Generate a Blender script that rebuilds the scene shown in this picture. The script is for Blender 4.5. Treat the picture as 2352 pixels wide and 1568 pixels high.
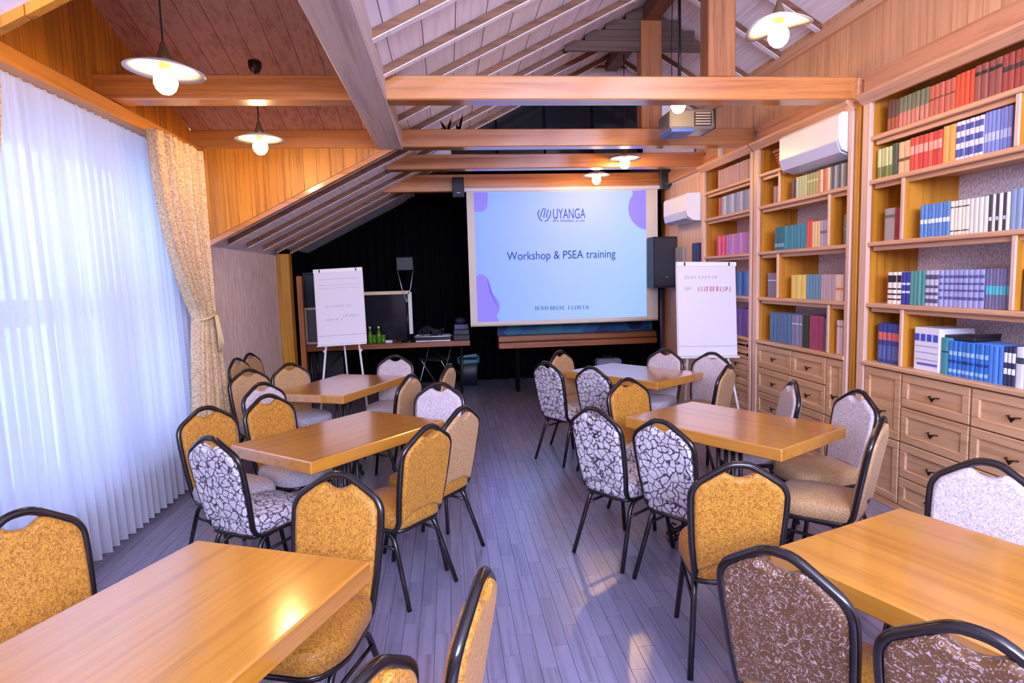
import bpy, bmesh, math, random
from mathutils import Vector, Matrix
random.seed(7)
for o in list(bpy.data.objects): bpy.data.objects.remove(o)
SC = bpy.context.scene
COL = SC.collection
PI = math.pi

# ------------------------------------------------------------------ camera
W, H, F = 2352.0, 1568.0, 1440.0
YAW, PITCH, ROLL, CH = math.radians(5.69), math.radians(5.80), math.radians(-1.6), 1.65
fwd = Vector((math.sin(YAW)*math.cos(PITCH), math.cos(YAW)*math.cos(PITCH), -math.sin(PITCH)))
rgt = Vector((math.cos(YAW), -math.sin(YAW), 0)); upv = rgt.cross(fwd)
rgt, upv = (math.cos(ROLL)*rgt+math.sin(ROLL)*upv), (math.cos(ROLL)*upv-math.sin(ROLL)*rgt)
EYE = Vector((0, 0, CH))
cam = bpy.data.cameras.new('camera'); cam.sensor_fit = 'HORIZONTAL'; cam.sensor_width = 36; cam.lens = 36*F/W
cam.clip_start = 0.05
camo = bpy.data.objects.new('camera', cam); COL.objects.link(camo)
m = Matrix((rgt, upv, -fwd)).transposed().to_4x4(); m.translation = EYE; camo.matrix_world = m
SC.camera = camo
def ray(px, py): return fwd+(px-W/2)/F*rgt-(py-H/2)/F*upv
def atz(px, py, z): d = ray(px, py); return EYE+d*((z-CH)/d.z)
def atx(px, py, x): d = ray(px, py); return EYE+d*(x/d.x)
def aty(px, py, y): d = ray(px, py); return EYE+d*(y/d.y)
def ppx(x, y, z):
    d = Vector((x, y, z))-EYE; return W/2+F*d.dot(rgt)/d.dot(fwd)
def ypix(px, x, z):                       # depth on the right wall plane x where a picture column is met
    lo, hi = 1.5, 12.0
    for i in range(50):
        mid = (lo+hi)/2
        if ppx(x, mid, z) > px: lo = mid
        else: hi = mid
    return (lo+hi)/2

# ------------------------------------------------------------------ view, world, daylight, added fill
SC.view_settings.view_transform = 'Standard'; SC.view_settings.look = 'None'
SC.view_settings.gamma = 1.0; SC.view_settings.use_curve_mapping = False
SC.view_settings.exposure = 0.0
wd = bpy.data.worlds.new('daylight'); SC.world = wd; wd.use_nodes = True
bg = wd.node_tree.nodes['Background']; bg.inputs[0].default_value = (0.55, 0.70, 1.0, 1); bg.inputs[1].default_value = 6.6
def area(name, loc, rot, sx, sy, power, color, portal=False):
    l = bpy.data.lights.new(name, 'AREA'); l.shape = 'RECTANGLE'; l.size = sx; l.size_y = sy; l.energy = power; l.color = color
    if portal: l.cycles.is_portal = True
    o = bpy.data.objects.new(name, l); COL.objects.link(o); o.location = loc; o.rotation_euler = rot; return o
area('window_portal', (-2.62, 4.1, 1.55), (0, -PI/2, 0), 2.4, 3.2, 1, (1, 1, 1), True)
area('rear_gable_fill', (1.0, -2.35, 2.75), (PI/2, 0, 0), 3.4, 1.3, 600, (0.62, 0.67, 1.0))  # added soft fill, as from an unseen gable opening behind the camera

# ------------------------------------------------------------------ material helpers
MATS = {}
def lin(c):
    return tuple(((v/255.0)/12.92 if v/255.0 <= .04045 else ((v/255.0+.055)/1.055)**2.4) for v in c)+(1,)
def newmat(name):
    mt = bpy.data.materials.new(name); mt.use_nodes = True
    nt = mt.node_tree; b = nt.nodes['Principled BSDF']; return mt, nt, b
def setp(b, **k):
    for n, v in k.items():
        n = n.replace('_', ' ')
        if n in b.inputs: b.inputs[n].default_value = v
def plain(name, col, rough=.5, metal=0, spec=.5, emis=None, estr=0, coat=0, trans=0):
    if name in MATS: return MATS[name]
    mt, nt, b = newmat(name)
    setp(b, Base_Color=lin(col), Roughness=rough, Metallic=metal, Specular_IOR_Level=spec, Coat_Weight=coat, Transmission_Weight=trans)
    if emis: setp(b, Emission_Color=lin(emis), Emission_Strength=estr)
    MATS[name] = mt; return mt
def N(nt, t, **k):
    n = nt.nodes.new(t)
    for a, v in k.items(): setattr(n, a, v)
    return n
def ramp(nt, fac, stops):
    r = N(nt, 'ShaderNodeValToRGB'); e = r.color_ramp.elements
    while len(e) > 1: e.remove(e[-1])
    e[0].position, e[0].color = stops[0][0], stops[0][1]
    for p, c in stops[1:]:
        q = e.new(p); q.color = c
    nt.links.new(fac, r.inputs[0]); return r.outputs[0]
def wood(name, light, dark, axis='X', rough=.45, scale=1.0, coat=0.0, vary=.25, knots=True):
    if name in MATS: return MATS[name]
    mt, nt, b = newmat(name); L = nt.links.new
    tc = N(nt, 'ShaderNodeTexCoord'); geo = N(nt, 'ShaderNodeNewGeometry'); oi = N(nt, 'ShaderNodeObjectInfo')
    mp = N(nt, 'ShaderNodeMapping'); s = {'X': (.9, 30, 30), 'Y': (30, .9, 30), 'Z': (30, 30, .9)}[axis]
    mp.inputs['Scale'].default_value = tuple(v*scale for v in s)
    add = N(nt, 'ShaderNodeVectorMath', operation='ADD'); cmb = N(nt, 'ShaderNodeCombineXYZ')
    ad = N(nt, 'ShaderNodeMath', operation='ADD'); L(geo.outputs['Random Per Island'], ad.inputs[0]); L(oi.outputs['Random'], ad.inputs[1])
    mu = N(nt, 'ShaderNodeMath', operation='MULTIPLY'); L(ad.outputs[0], mu.inputs[0]); mu.inputs[1].default_value = 37.0
    for i in range(3): L(mu.outputs[0], cmb.inputs[i])
    L(tc.outputs['Object'], mp.inputs[0]); L(mp.outputs[0], add.inputs[0]); L(cmb.outputs[0], add.inputs[1])
    nz = N(nt, 'ShaderNodeTexNoise'); nz.inputs['Scale'].default_value = 1.0; nz.inputs['Detail'].default_value = 5; nz.inputs['Distortion'].default_value = .25
    L(add.outputs[0], nz.inputs['Vector'])
    fine = N(nt, 'ShaderNodeTexNoise'); fine.inputs['Scale'].default_value = 7; fine.inputs['Detail'].default_value = 3
    L(add.outputs[0], fine.inputs['Vector'])
    mx = N(nt, 'ShaderNodeMath', operation='MULTIPLY_ADD'); L(fine.outputs[0], mx.inputs[0]); mx.inputs[1].default_value = .35
    L(nz.outputs[0], mx.inputs[2])
    c = ramp(nt, mx.outputs[0], [(.42, lin(dark)), (.72, lin(light))])
    hs = N(nt, 'ShaderNodeHueSaturation'); mr = N(nt, 'ShaderNodeMapRange')
    fr = N(nt, 'ShaderNodeMath', operation='FRACT'); L(ad.outputs[0], fr.inputs[0]); L(fr.outputs[0], mr.inputs[0])
    mr.inputs[3].default_value = 1-vary; mr.inputs[4].default_value = 1+vary*.6
    L(c, hs.inputs['Color']); L(mr.outputs[0], hs.inputs['Value']); L(hs.outputs[0], b.inputs['Base Color'])
    bp = N(nt, 'ShaderNodeBump'); bp.inputs['Strength'].default_value = .12; bp.inputs['Distance'].default_value = .004
    L(mx.outputs[0], bp.inputs['Height']); L(bp.outputs[0], b.inputs['Normal'])
    setp(b, Roughness=rough, Coat_Weight=coat, Coat_Roughness=.12)
    MATS[name] = mt; return mt
def fabric(name, base, vein, kind):
    if name in MATS: return MATS[name]
    mt, nt, b = newmat(name); L = nt.links.new
    tc = N(nt, 'ShaderNodeTexCoord'); oi = N(nt, 'ShaderNodeObjectInfo')
    add = N(nt, 'ShaderNodeVectorMath', operation='ADD'); L(tc.outputs['Object'], add.inputs[0])
    sc_ = N(nt, 'ShaderNodeVectorMath', operation='SCALE'); sc_.inputs[0].default_value = (3, 5, 7); L(oi.outputs['Random'], sc_.inputs['Scale'])
    L(sc_.outputs[0], add.inputs[1])
    nz = N(nt, 'ShaderNodeTexNoise'); nz.inputs['Scale'].default_value = 16; nz.inputs['Detail'].default_value = 4; L(add.outputs[0], nz.inputs['Vector'])
    if kind == 'crackle':
        wv = N(nt, 'ShaderNodeVectorMath', operation='MULTIPLY_ADD'); L(nz.outputs['Color'], wv.inputs[0]); wv.inputs[1].default_value = (.05,)*3; L(add.outputs[0], wv.inputs[2])
        vo = N(nt, 'ShaderNodeTexVoronoi', feature='DISTANCE_TO_EDGE'); vo.inputs['Scale'].default_value = 24; L(wv.outputs[0], vo.inputs['Vector'])
        v2 = N(nt, 'ShaderNodeTexVoronoi', feature='DISTANCE_TO_EDGE'); v2.inputs['Scale'].default_value = 52; L(wv.outputs[0], v2.inputs['Vector'])
        a = ramp(nt, vo.outputs[0], [(.03, (0, 0, 0, 1)), (.085, (1, 1, 1, 1))])
        a2 = ramp(nt, v2.outputs[0], [(.01, (.45, .45, .45, 1)), (.07, (1, 1, 1, 1))])
        mul = N(nt, 'ShaderNodeMath', operation='MULTIPLY'); L(a, mul.inputs[0]); L(a2, mul.inputs[1])
        fac = mul.outputs[0]; c = ramp(nt, fac, [(0, lin(vein)), (1, lin(base))])
    else:
        n2 = N(nt, 'ShaderNodeTexNoise'); n2.inputs['Scale'].default_value = 105 if kind == 'fleck' else 150; n2.inputs['Detail'].default_value = 3; n2.inputs['Distortion'].default_value = 1.5
        L(add.outputs[0], n2.inputs['Vector']); fac = n2.outputs[0]
        if kind == 'squiggle': n2.inputs['Scale'].default_value = 44; n2.inputs['Distortion'].default_value = 3.5
        c = ramp(nt, fac, [(.38, lin(vein)), (.60, lin(base))] if kind != 'squiggle' else [(.53, lin(vein)), (.66, lin(base))])
    L(c, b.inputs['Base Color'])
    bp = N(nt, 'ShaderNodeBump'); bp.inputs['Strength'].default_value = .35; bp.inputs['Distance'].default_value = .004
    L(fac, bp.inputs['Height']); L(bp.outputs[0], b.inputs['Normal'])
    setp(b, Roughness=.55, Sheen_Weight=.08, Specular_IOR_Level=.4)
    MATS[name] = mt; return mt

# palette
M_BEAM = wood('beam_wood', (212, 136, 66), (158, 90, 38), 'X', .4, coat=.9)
setp(M_BEAM.node_tree.nodes['Principled BSDF'], Coat_Roughness=.14, Coat_IOR=1.8)
M_BEAMY = wood('purlin_wood', (222, 200, 190), (182, 156, 148), "Y", .5)
M_POST = wood('post_wood', (188, 122, 72), (126, 74, 42), 'Z', .4)
M_GOLDPOST = wood('stage_post_wood', (196, 136, 30), (140, 84, 14), 'Z', .4)
M_GOLDV = wood('gold_boards', (208, 134, 38), (160, 92, 18), 'Z', .4, vary=.18)
M_DCEIL = wood('dormer_ceiling_boards', (206, 150, 122), (164, 108, 84), 'Y', .5, vary=.10)
M_ROOF = wood('roof_boards', (246, 240, 246), (226, 216, 222), 'Y', .5, vary=.05)
M_RAFT = wood('rafter_wood', (128, 84, 54), (80, 48, 30), 'X', .5)
M_RWALL = wood('right_boards', (216, 166, 124), (184, 130, 90), 'Z', .5, vary=.10)
M_FRIEZE = wood('frieze_wood', (208, 150, 112), (166, 108, 76), 'Y', .45)
M_SHELF = wood('shelf_wood', (222, 172, 134), (190, 138, 100), 'Y', .4, vary=.08)
M_PIL = wood('pilaster_wood', (226, 188, 168), (200, 156, 134), 'Z', .4, vary=.06)
M_SIDE = wood('cabinet_side_wood', (204, 136, 34), (160, 96, 18), 'Z', .45, vary=.08)
M_DRAW = wood('drawer_wood', (214, 170, 128), (186, 138, 96), 'Y', .45, vary=.06)
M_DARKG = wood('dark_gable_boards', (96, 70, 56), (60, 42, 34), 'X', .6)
M_TABLE = wood('table_wood', (202, 138, 46), (172, 108, 28), 'X', .3, scale=.8, coat=1.0, vary=.05)
setp(M_TABLE.node_tree.nodes['Principled BSDF'], Coat_IOR=2.2, Coat_Roughness=.15)
M_COUNTER = wood('counter_wood', (176, 100, 44), (120, 60, 22), 'X', .4)
M_FLOOR = wood('parquet_strip', (134, 134, 164), (106, 104, 128), 'Y', .3, scale=1.4, coat=.8, vary=.12)  # blue cast of the room's light is mixed into the strip colour
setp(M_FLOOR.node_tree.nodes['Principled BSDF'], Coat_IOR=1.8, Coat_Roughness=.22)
M_FLOORB = plain('floor_joint', (70, 58, 58), .5)
M_BLACK = plain('black_paint', (5, 5, 9), .85, spec=.1)
M_BLACKG = plain('black_gloss_tube', (22, 17, 20), .22, spec=.6)
M_IRON = plain('cast_iron', (18, 17, 20), .45)
M_DARKGLASS = plain('dark_glass', (26, 28, 34), .12)
M_WHITE = plain('white_plastic', (236, 238, 242), .3)
M_WHITEM = plain('white_metal', (226, 224, 226), .35)
M_GREYP = plain('grey_plastic', (150, 154, 166), .4)
M_SPK = plain('speaker_black', (22, 25, 33), .5)
M_NAVY = plain('navy_plastic', (36, 44, 92), .4)
M_SILVER = plain('silver_metal', (190, 194, 204), .3, metal=.8)
M_BRONZE = plain('dark_bronze', (66, 50, 34), .35, metal=.7)
M_WALL = plain('white_wall', (214, 204, 206), .8)
M_PAGE = plain('book_pages', (226, 216, 196), .9)
M_PAPER = plain('flip_paper', (226, 222, 232), .7)
F_PALE_LIT = fabric('upholstery_pale_lit_crackle', (212, 204, 214), (44, 36, 52), 'crackle')  # same golden damask, its pale window-lit look put into the colour
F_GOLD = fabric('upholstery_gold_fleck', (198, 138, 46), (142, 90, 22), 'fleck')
F_TAN_LIT = fabric('upholstery_tan_lit', (196, 158, 112), (150, 112, 72), 'fine')  # same damask again, tan tone standing in for the light on it
F_WHITE_LIT = fabric('upholstery_pale_lit_fleck', (212, 202, 208), (160, 142, 146), 'fine')  # same damask, washed pale by window light in the colour itself
F_BROWN_SHADED = fabric('upholstery_brown_shaded_squiggle', (172, 150, 150), (92, 58, 26), 'squiggle')  # same damask, shade near the camera painted in as brown

# ------------------------------------------------------------------ mesh helpers
class MB:
    def __init__(s): s.v, s.f, s.sm = [], [], []
    def add(s, vs, fs, smooth=False):
        n = len(s.v); s.v += [tuple(v) for v in vs]
        for f in fs: s.f.append(tuple(i+n for i in f)); s.sm.append(smooth)
        return s
    def box(s, x0, x1, y0, y1, z0, z1, M=None):
        vs = [Vector((x, y, z)) for z in (z0, z1) for y in (y0, y1) for x in (x0, x1)]
        if M: vs = [M@v for v in vs]
        return s.add(vs, [(0, 2, 3, 1), (4, 5, 7, 6), (0, 1, 5, 4), (2, 6, 7, 3), (0, 4, 6, 2), (1, 3, 7, 5)])
    def cbox(s, x0, x1, y0, y1, z0, z1, b=.004, M=None):
        bm = bmesh.new(); bmesh.ops.create_cube(bm, size=1)
        for v in bm.verts: v.co = Vector((x0+(v.co.x+.5)*(x1-x0), y0+(v.co.y+.5)*(y1-y0), z0+(v.co.z+.5)*(z1-z0)))
        bmesh.ops.bevel(bm, geom=bm.edges[:], offset=b, segments=1, affect='EDGES')
        bm.verts.index_update()
        vs = [(M@v.co if M else v.co.copy()) for v in bm.verts]; fs = [tuple(v.index for v in f.verts) for f in bm.faces]; bm.free()
        return s.add(vs, fs)
    def prism(s, pts, a0, a1, axis='Y', M=None):      # polygon pts (two coordinates) extruded along an axis
        mk = {'Y': lambda p, a: Vector((p[0], a, p[1])), 'X': lambda p, a: Vector((a, p[0], p[1])), 'Z': lambda p, a: Vector((p[0], p[1], a))}[axis]
        n = len(pts); vs = [mk(p, a0) for p in pts]+[mk(p, a1) for p in pts]
        if M: vs = [M@v for v in vs]
        fs = [tuple(range(n))[::-1], tuple(range(n, 2*n))]+[(i, (i+1) % n, n+(i+1) % n, n+i) for i in range(n)]
        return s.add(vs, fs)
    def tube(s, pts, r, n=8, closed=False, caps=True):
        P = [Vector(p) for p in pts]; R = r if isinstance(r, (list, tuple)) else [r]*len(P)
        k = len(P); vs = []; prev = None
        for i, p in enumerate(P):
            if closed: t = P[(i+1) % k]-P[i-1]
            else: t = P[min(i+1, k-1)]-P[max(i-1, 0)]
            t.normalize()
            if prev is None:
                a = Vector((0, 0, 1)) if abs(t.z) < .9 else Vector((1, 0, 0)); u = t.cross(a).normalized()
            else:
                u = (prev-t*prev.dot(t)).normalized()
            prev = u; w = t.cross(u)
            for j in range(n):
                a = 2*PI*j/n; vs.append(p+R[i]*(math.cos(a)*u+math.sin(a)*w))
        fs = []
        for i in range(k if closed else k-1):
            for j in range(n):
                a, b_ = i*n+j, i*n+(j+1) % n; c, d = ((i+1) % k)*n+(j+1) % n, ((i+1) % k)*n+j
                fs.append((a, b_, c, d))
        s.add(vs, fs, True)
        if caps and not closed:
            s.add(vs[:n], [tuple(range(n))[::-1]]); s.add(vs[-n:], [tuple(range(n))])
        return s
    def lathe(s, prof, n=20, M=None, smooth=True):
        vs = []
        for r, z in prof:
            for j in range(n):
                a = 2*PI*j/n; vs.append(Vector((r*math.cos(a), r*math.sin(a), z)))
        if M: vs = [M@v for v in vs]
        fs = []
        for i in range(len(prof)-1):
            for j in range(n):
                fs.append((i*n+j, i*n+(j+1) % n, (i+1)*n+(j+1) % n, (i+1)*n+j))
        return s.add(vs, fs, smooth)
    def loft(s, rings, caps=True, smooth=True, centre=None):
        n = len(rings[0]); vs = [v for r in rings for v in r]; fs = []
        for i in range(len(rings)-1):
            for j in range(n): fs.append((i*n+j, i*n+(j+1) % n, (i+1)*n+(j+1) % n, (i+1)*n+j))
        s.add(vs, fs, smooth)
        if caps:
            s.add(rings[0], [tuple(range(n))[::-1]]); 
            if centre is None: s.add(rings[-1], [tuple(range(n))])
            else: s.add(list(rings[-1])+[centre], [(j, (j+1) % n, n) for j in range(n)], smooth)
        return s
    def sphere(s, c, r, nu=14, nv=9, sc=(1, 1, 1)):
        prof = []
        vs = []; fs = []
        for i in range(nv+1):
            t = PI*i/nv
            for j in range(nu):
                a = 2*PI*j/nu; vs.append(Vector(c)+Vector((r*sc[0]*math.sin(t)*math.cos(a), r*sc[1]*math.sin(t)*math.sin(a), r*sc[2]*math.cos(t))))
        for i in range(nv):
            for j in range(nu): fs.append((i*nu+j, (i+1)*nu+j, (i+1)*nu+(j+1) % nu, i*nu+(j+1) % nu))
        return s.add(vs, fs, True)
    def mesh(s, name, mat):
        me = bpy.data.meshes.new(name); me.from_pydata(s.v, [], s.f)
        me.polygons.foreach_set('use_smooth', s.sm)
        bm = bmesh.new(); bm.from_mesh(me)
        bmesh.ops.remove_doubles(bm, verts=bm.verts, dist=1e-6)
        bmesh.ops.recalc_face_normals(bm, faces=bm.faces); bm.to_mesh(me); bm.free()
        if mat: me.materials.append(mat)
        me.update(); return me
def obj(name, me, parent=None, loc=(0, 0, 0), rot=(0, 0, 0)):
    o = bpy.data.objects.new(name, me); COL.objects.link(o)
    if parent: o.parent = parent
    o.location = loc; o.rotation_euler = rot; return o
def part(name, mb, mat, parent=None, loc=(0, 0, 0), rot=(0, 0, 0)): return obj(name, mb.mesh(name, mat), parent, loc, rot)
def tag(o, label, cat, group=None):
    o['label'] = label; o['category'] = cat
    if group: o['group'] = group
    return o
def thing(name, label, cat, loc=(0, 0, 0), rz=0, group=None):
    o = obj(name, None, None, loc, (0, 0, rz)); o.empty_display_size = .1; return tag(o, label, cat, group)
def struct(name, mb, mat):
    o = part(name, mb, mat); o['kind'] = 'structure'; return o
def rounded(pts, r, seg=3):
    out = []; n = len(pts)
    for i in range(n):
        p, a, b = Vector(pts[i]), Vector(pts[i-1]), Vector(pts[(i+1) % n])
        rr = min(r if not isinstance(r, (list, tuple)) else r[i], (p-a).length*.48, (p-b).length*.48)
        p0 = p+(a-p).normalized()*rr; p1 = p+(b-p).normalized()*rr
        for k in range(seg+1):
            t = k/seg; out.append((1-t)**2*p0+2*t*(1-t)*p+t*t*p1)
    return out
def bend(pts, r, seg=4):
    P = [Vector(p) for p in pts]; out = [P[0]]
    for i in range(1, len(P)-1):
        p, a, b = P[i], P[i-1], P[i+1]; rr = min(r, (p-a).length*.48, (p-b).length*.48)
        p0 = p+(a-p).normalized()*rr; p1 = p+(b-p).normalized()*rr
        for k in range(seg+1):
            t = k/seg; out.append((1-t)**2*p0+2*t*(1-t)*p+t*t*p1)
    return out+[P[-1]]

# ------------------------------------------------------------------ the room
XL, XR = -2.2, 2.99
Y0, YB = -2.4, 10.3                       # wall behind the camera, back of the stage
RZ, RX, RS = 1.98, 1.98, .495              # rafter underside at the left wall, ridge x, pitch
def roofz(x): return 2.063+.495*(x+2.2) if x <= RX else 4.133-(x-RX)*.614
RD = .055                                  # rafter depth
# floor
fb = MB().box(XL-.45, XR+.4, Y0, YB, -.08, -.012)
floor = struct('floor', fb, M_FLOORB)
SW, SL = .075, .42
strips = []
ix = 0; x = XL-.02
while x < XR+.36:
    y = Y0+.02+((ix*.37) % 1)*SL-SL; k = 0
    while y < YB-.02:
        a, b = max(y, Y0+.01), min(y+SL, YB-.01)
        if b-a > .04: strips.append((x, a, b))
        y += SL
    x += SW; ix += 1
def strip_size(s):
    x, a, b = s; cy = (a+b)/2
    if cy < 1.7: return 0
    d = (Vector((x, cy, 0))-EYE); q = d.dot(fwd)
    u, v = W/2+F*d.dot(rgt)/q, H/2-F*d.dot(upv)/q
    if u < 300 or u > 1990 or v > 1590: return 0
    if (900 < u < 1560 and v > 900) or (v > 1080 and u > 560): return 1/q
    return .2/q
strips.sort(key=lambda s: -strip_size(s))
smb = MB().box(-SW/2+.0009, SW/2-.0009, -SL/2+.001, SL/2-.001, -.012, 0)
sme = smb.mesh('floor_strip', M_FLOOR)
big = [s for s in strips if s[2]-s[1] > SL-.001][:300]
bs = set(big)
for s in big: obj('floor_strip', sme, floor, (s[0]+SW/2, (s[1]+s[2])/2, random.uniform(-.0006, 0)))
rest = MB()
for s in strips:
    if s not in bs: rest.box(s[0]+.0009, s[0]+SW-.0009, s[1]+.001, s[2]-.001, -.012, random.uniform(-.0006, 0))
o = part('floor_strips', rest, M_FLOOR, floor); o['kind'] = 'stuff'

# roof: boards run along the room, rafters hang below them
rb = MB()
sl = math.hypot(1, RS)
rb.prism([(-2.6, roofz(-2.6)+RD+.03), (RX, 4.133+RD+.03), (RX, 4.133+RD+.15), (-2.6, roofz(-2.6)+RD+.15)], Y0, 2.14)
rb.prism([(-2.6, roofz(-2.6)+RD+.03), (RX, 4.133+RD+.03), (RX, 4.133+RD+.15), (-2.6, roofz(-2.6)+RD+.15)], 5.97, YB)
rb.prism([(-.5, roofz(-.5)+RD+.03), (RX, 4.133+RD+.03), (RX, 4.133+RD+.15), (-.5, roofz(-.5)+RD+.15)], 2.14, 5.97)
rb.prism([(RX, 4.133+RD+.03), (XR+.3, roofz(XR+.3)+RD+.03), (XR+.3, roofz(XR+.3)+RD+.15), (RX, 4.133+RD+.15)], Y0, YB)
ceiling = struct('ceiling', rb, M_ROOF)
def roof_board(x0, x1, y0, y1):
    mb = MB(); L = 1 if x1 <= RX else -1
    z0, z1 = roofz(x0)+RD, roofz(x1)+RD
    mb.prism([(x0+.0025, z0), (x1-.0025, z1), (x1-.0025, z1+.03), (x0+.0025, z0+.03)], y0, y1)
    part('roof_board', mb, M_ROOF, ceiling)
bw = .205
x = -2.35
while x < RX-.02:
    x1 = min(x+bw, RX)
    if x1 <= -.5: segs = [(Y0, 2.12), (5.98, 8.0), (8.0, YB)]
    else:
        j = random.choice([3.1, 3.7, 4.3, 4.9, 5.5]); segs = [(Y0, j-2.4), (j-2.4, j), (j, j+2.4), (j+2.4, YB)]
    for a, b in segs: roof_board(x, x1, a+.0015, b-.0015)
    x = x1
x = RX
while x < XR+.2:
    for a, b in ((Y0, 4.88), (4.88, YB)): roof_board(x, min(x+bw, XR+.2), a+.0015, b-.0015)
    x += bw
def rafter(y, x0, x1, w=.058, mat=M_RAFT):
    mb = MB(); h = RD-.002
    mb.prism([(x0, roofz(x0)), (x1, roofz(x1)), (x1, roofz(x1)+h), (x0, roofz(x0)+h)], y-w/2, y+w/2)
    rf = part('rafter', mb, mat, ceiling)
    part('rafter_face', MB().prism([(x0, roofz(x0)-.006), (x1, roofz(x1)-.006), (x1, roofz(x1)-.0005), (x0, roofz(x0)-.0005)], y-w/2, y+w/2), M_ROOF, rf)
yy = 3.67-.61*2
for k in range(13):
    y = yy+.61*k
    if y > 9.6: break
    rafter(y, -.36 if 2.2 < y < 5.8 else -2.2, RX-.06)
    rafter(y, RX+.06, XR)
rafter(2.14, -2.2, -.6, .12); part('cheek_trim', MB().prism([(-2.2, 1.975), (-.3, 1.975+.495*1.9), (-.3, 2.06+.495*1.9), (-2.2, 2.06)], 5.97, 6.02), M_BEAM, ceiling)
part('ridge_beam', MB().box(RX-.07, RX+.07, Y0, YB, 4.0, 4.11), M_RAFT, ceiling)
part('eave_plate', MB().box(XR-.03, XR+.05, Y0, YB, 3.42, 3.50), M_SHELF, ceiling)

# dormer with its gabled ceiling towards the window
DY0, DYR, DY1 = 2.2, 4.06, 5.95
def dorz(y): return 3.62-.32*abs(y-DYR)
wl = MB()
wl.box(XL-.22, XL-.02, Y0, 2.2, 0, 2.3)                                  # knee wall near
wl.box(XL-.22, XL, 5.95, YB, 0, 2.02)                                    # knee wall far
wl.box(XL-.42, XL-.2, 2.2, 2.75, 0, 2.86).box(XL-.42, XL-.2, 5.45, 5.95, 0, 2.86)
wl.box(XL-.42, XL-.2, 2.75, 5.45, 0, .42).box(XL-.42, XL-.2, 2.75, 5.45, 2.62, 2.86)
wl.box(XL-.42, XL, 5.95, 6.06, 0, 1.98)
wl.box(XL-.42, XL, 2.08, 2.2, 0, 1.98)
def wallpaper():
    mt, nt, b = newmat('pale_relief_wallpaper'); L = nt.links.new
    tc = N(nt, 'ShaderNodeTexCoord'); mp = N(nt, 'ShaderNodeMapping'); mp.inputs['Scale'].default_value = (1, 16, 2.2)
    nz = N(nt, 'ShaderNodeTexNoise'); nz.inputs['Scale'].default_value = 2.2; nz.inputs['Detail'].default_value = 5
    L(tc.outputs['Object'], mp.inputs[0]); L(mp.outputs[0], nz.inputs['Vector'])
    L(ramp(nt, nz.outputs[0], [(.35, lin((206, 182, 172))), (.7, lin((236, 218, 212)))]), b.inputs['Base Color'])
    bp = N(nt, 'ShaderNodeBump'); bp.inputs['Strength'].default_value = .5; bp.inputs['Distance'].default_value = .01; L(nz.outputs[0], bp.inputs['Height']); L(bp.outputs[0], b.inputs['Normal'])
    setp(b, Roughness=.75); return mt
M_PAPERW = wallpaper()
wall_left = struct('wall_left', wl, M_PAPERW)
# vertical boards above the curtain rail, up to the dormer ceiling
bm_ = MB(); y = DY0
gab = MB().prism([(DY0, 2.86), (DY1, 2.86), (DY1, dorz(DY1)), (DYR, dorz(DYR)), (DY0, dorz(DY0))], XL-.12, XL-.02, 'X')
gp = part('gable_backing', gab, M_GOLDV, wall_left)
while y < DY1-.01:
    y1 = min(y+.125, DY1); mid = None
    pts = [(y+.002, 2.84), (y1-.002, 2.84), (y1-.002, dorz(y1)), (y+.002, dorz(y))]
    if y < DYR < y1: pts = [(y+.002, 2.84), (y1-.002, 2.84), (y1-.002, dorz(y1)), (DYR, 3.62), (y+.002, dorz(y))]
    part('wall_board', MB().prism(pts, XL-.02, XL, 'X'), M_GOLDV, wall_left); y = y1
# dormer ceiling boards, run from the ridge down to the cheek
dc = MB()
for a, b in ((DY0, DYR), (DYR, DY1)):
    dc.prism([(a, dorz(a)+.025), (b, dorz(b)+.025), (b, dorz(b)+.1), (a, dorz(a)+.1)], XL-.1, -.4, 'X')
part('dormer_backing', dc, M_DCEIL, ceiling)
x = XL
while x < -.5:
    x1 = min(x+.165, -.5)
    for a, b in ((DY0, DYR), (DYR, DY1)):
        part('dormer_board', MB().prism([(a, dorz(a)), (b, dorz(b)), (b, dorz(b)+.025), (a, dorz(a)+.025)], x+.002, x1-.002, 'X'), M_DCEIL, ceiling)
    x = x1
# cheek walls of the dormer: vertical boards between beam and rafter
def cheek(name, y0, y1):
    root = MB().prism([(XL, roofz(XL)+.02), (-.42, roofz(-.42)+.02), (-.42, 3.1), (XL, 3.1)], (y0+y1)/2-.01, (y0+y1)/2+.01)
    c = struct(name, root, M_GOLDV)
    x = XL
    while x < -.43:
        x1 = min(x+.118, -.42)
        part('cheek_board', MB().prism([(x+.002, roofz(x)-.04), (x1-.002, roofz(x1)-.04), (x1-.002, 3.1), (x+.002, 3.1)], y0, y1), M_GOLDV, c); x = x1
cheek('wall_cheek_far', 5.955, 5.99); cheek('wall_cheek_near', 2.15, 2.185)
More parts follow.
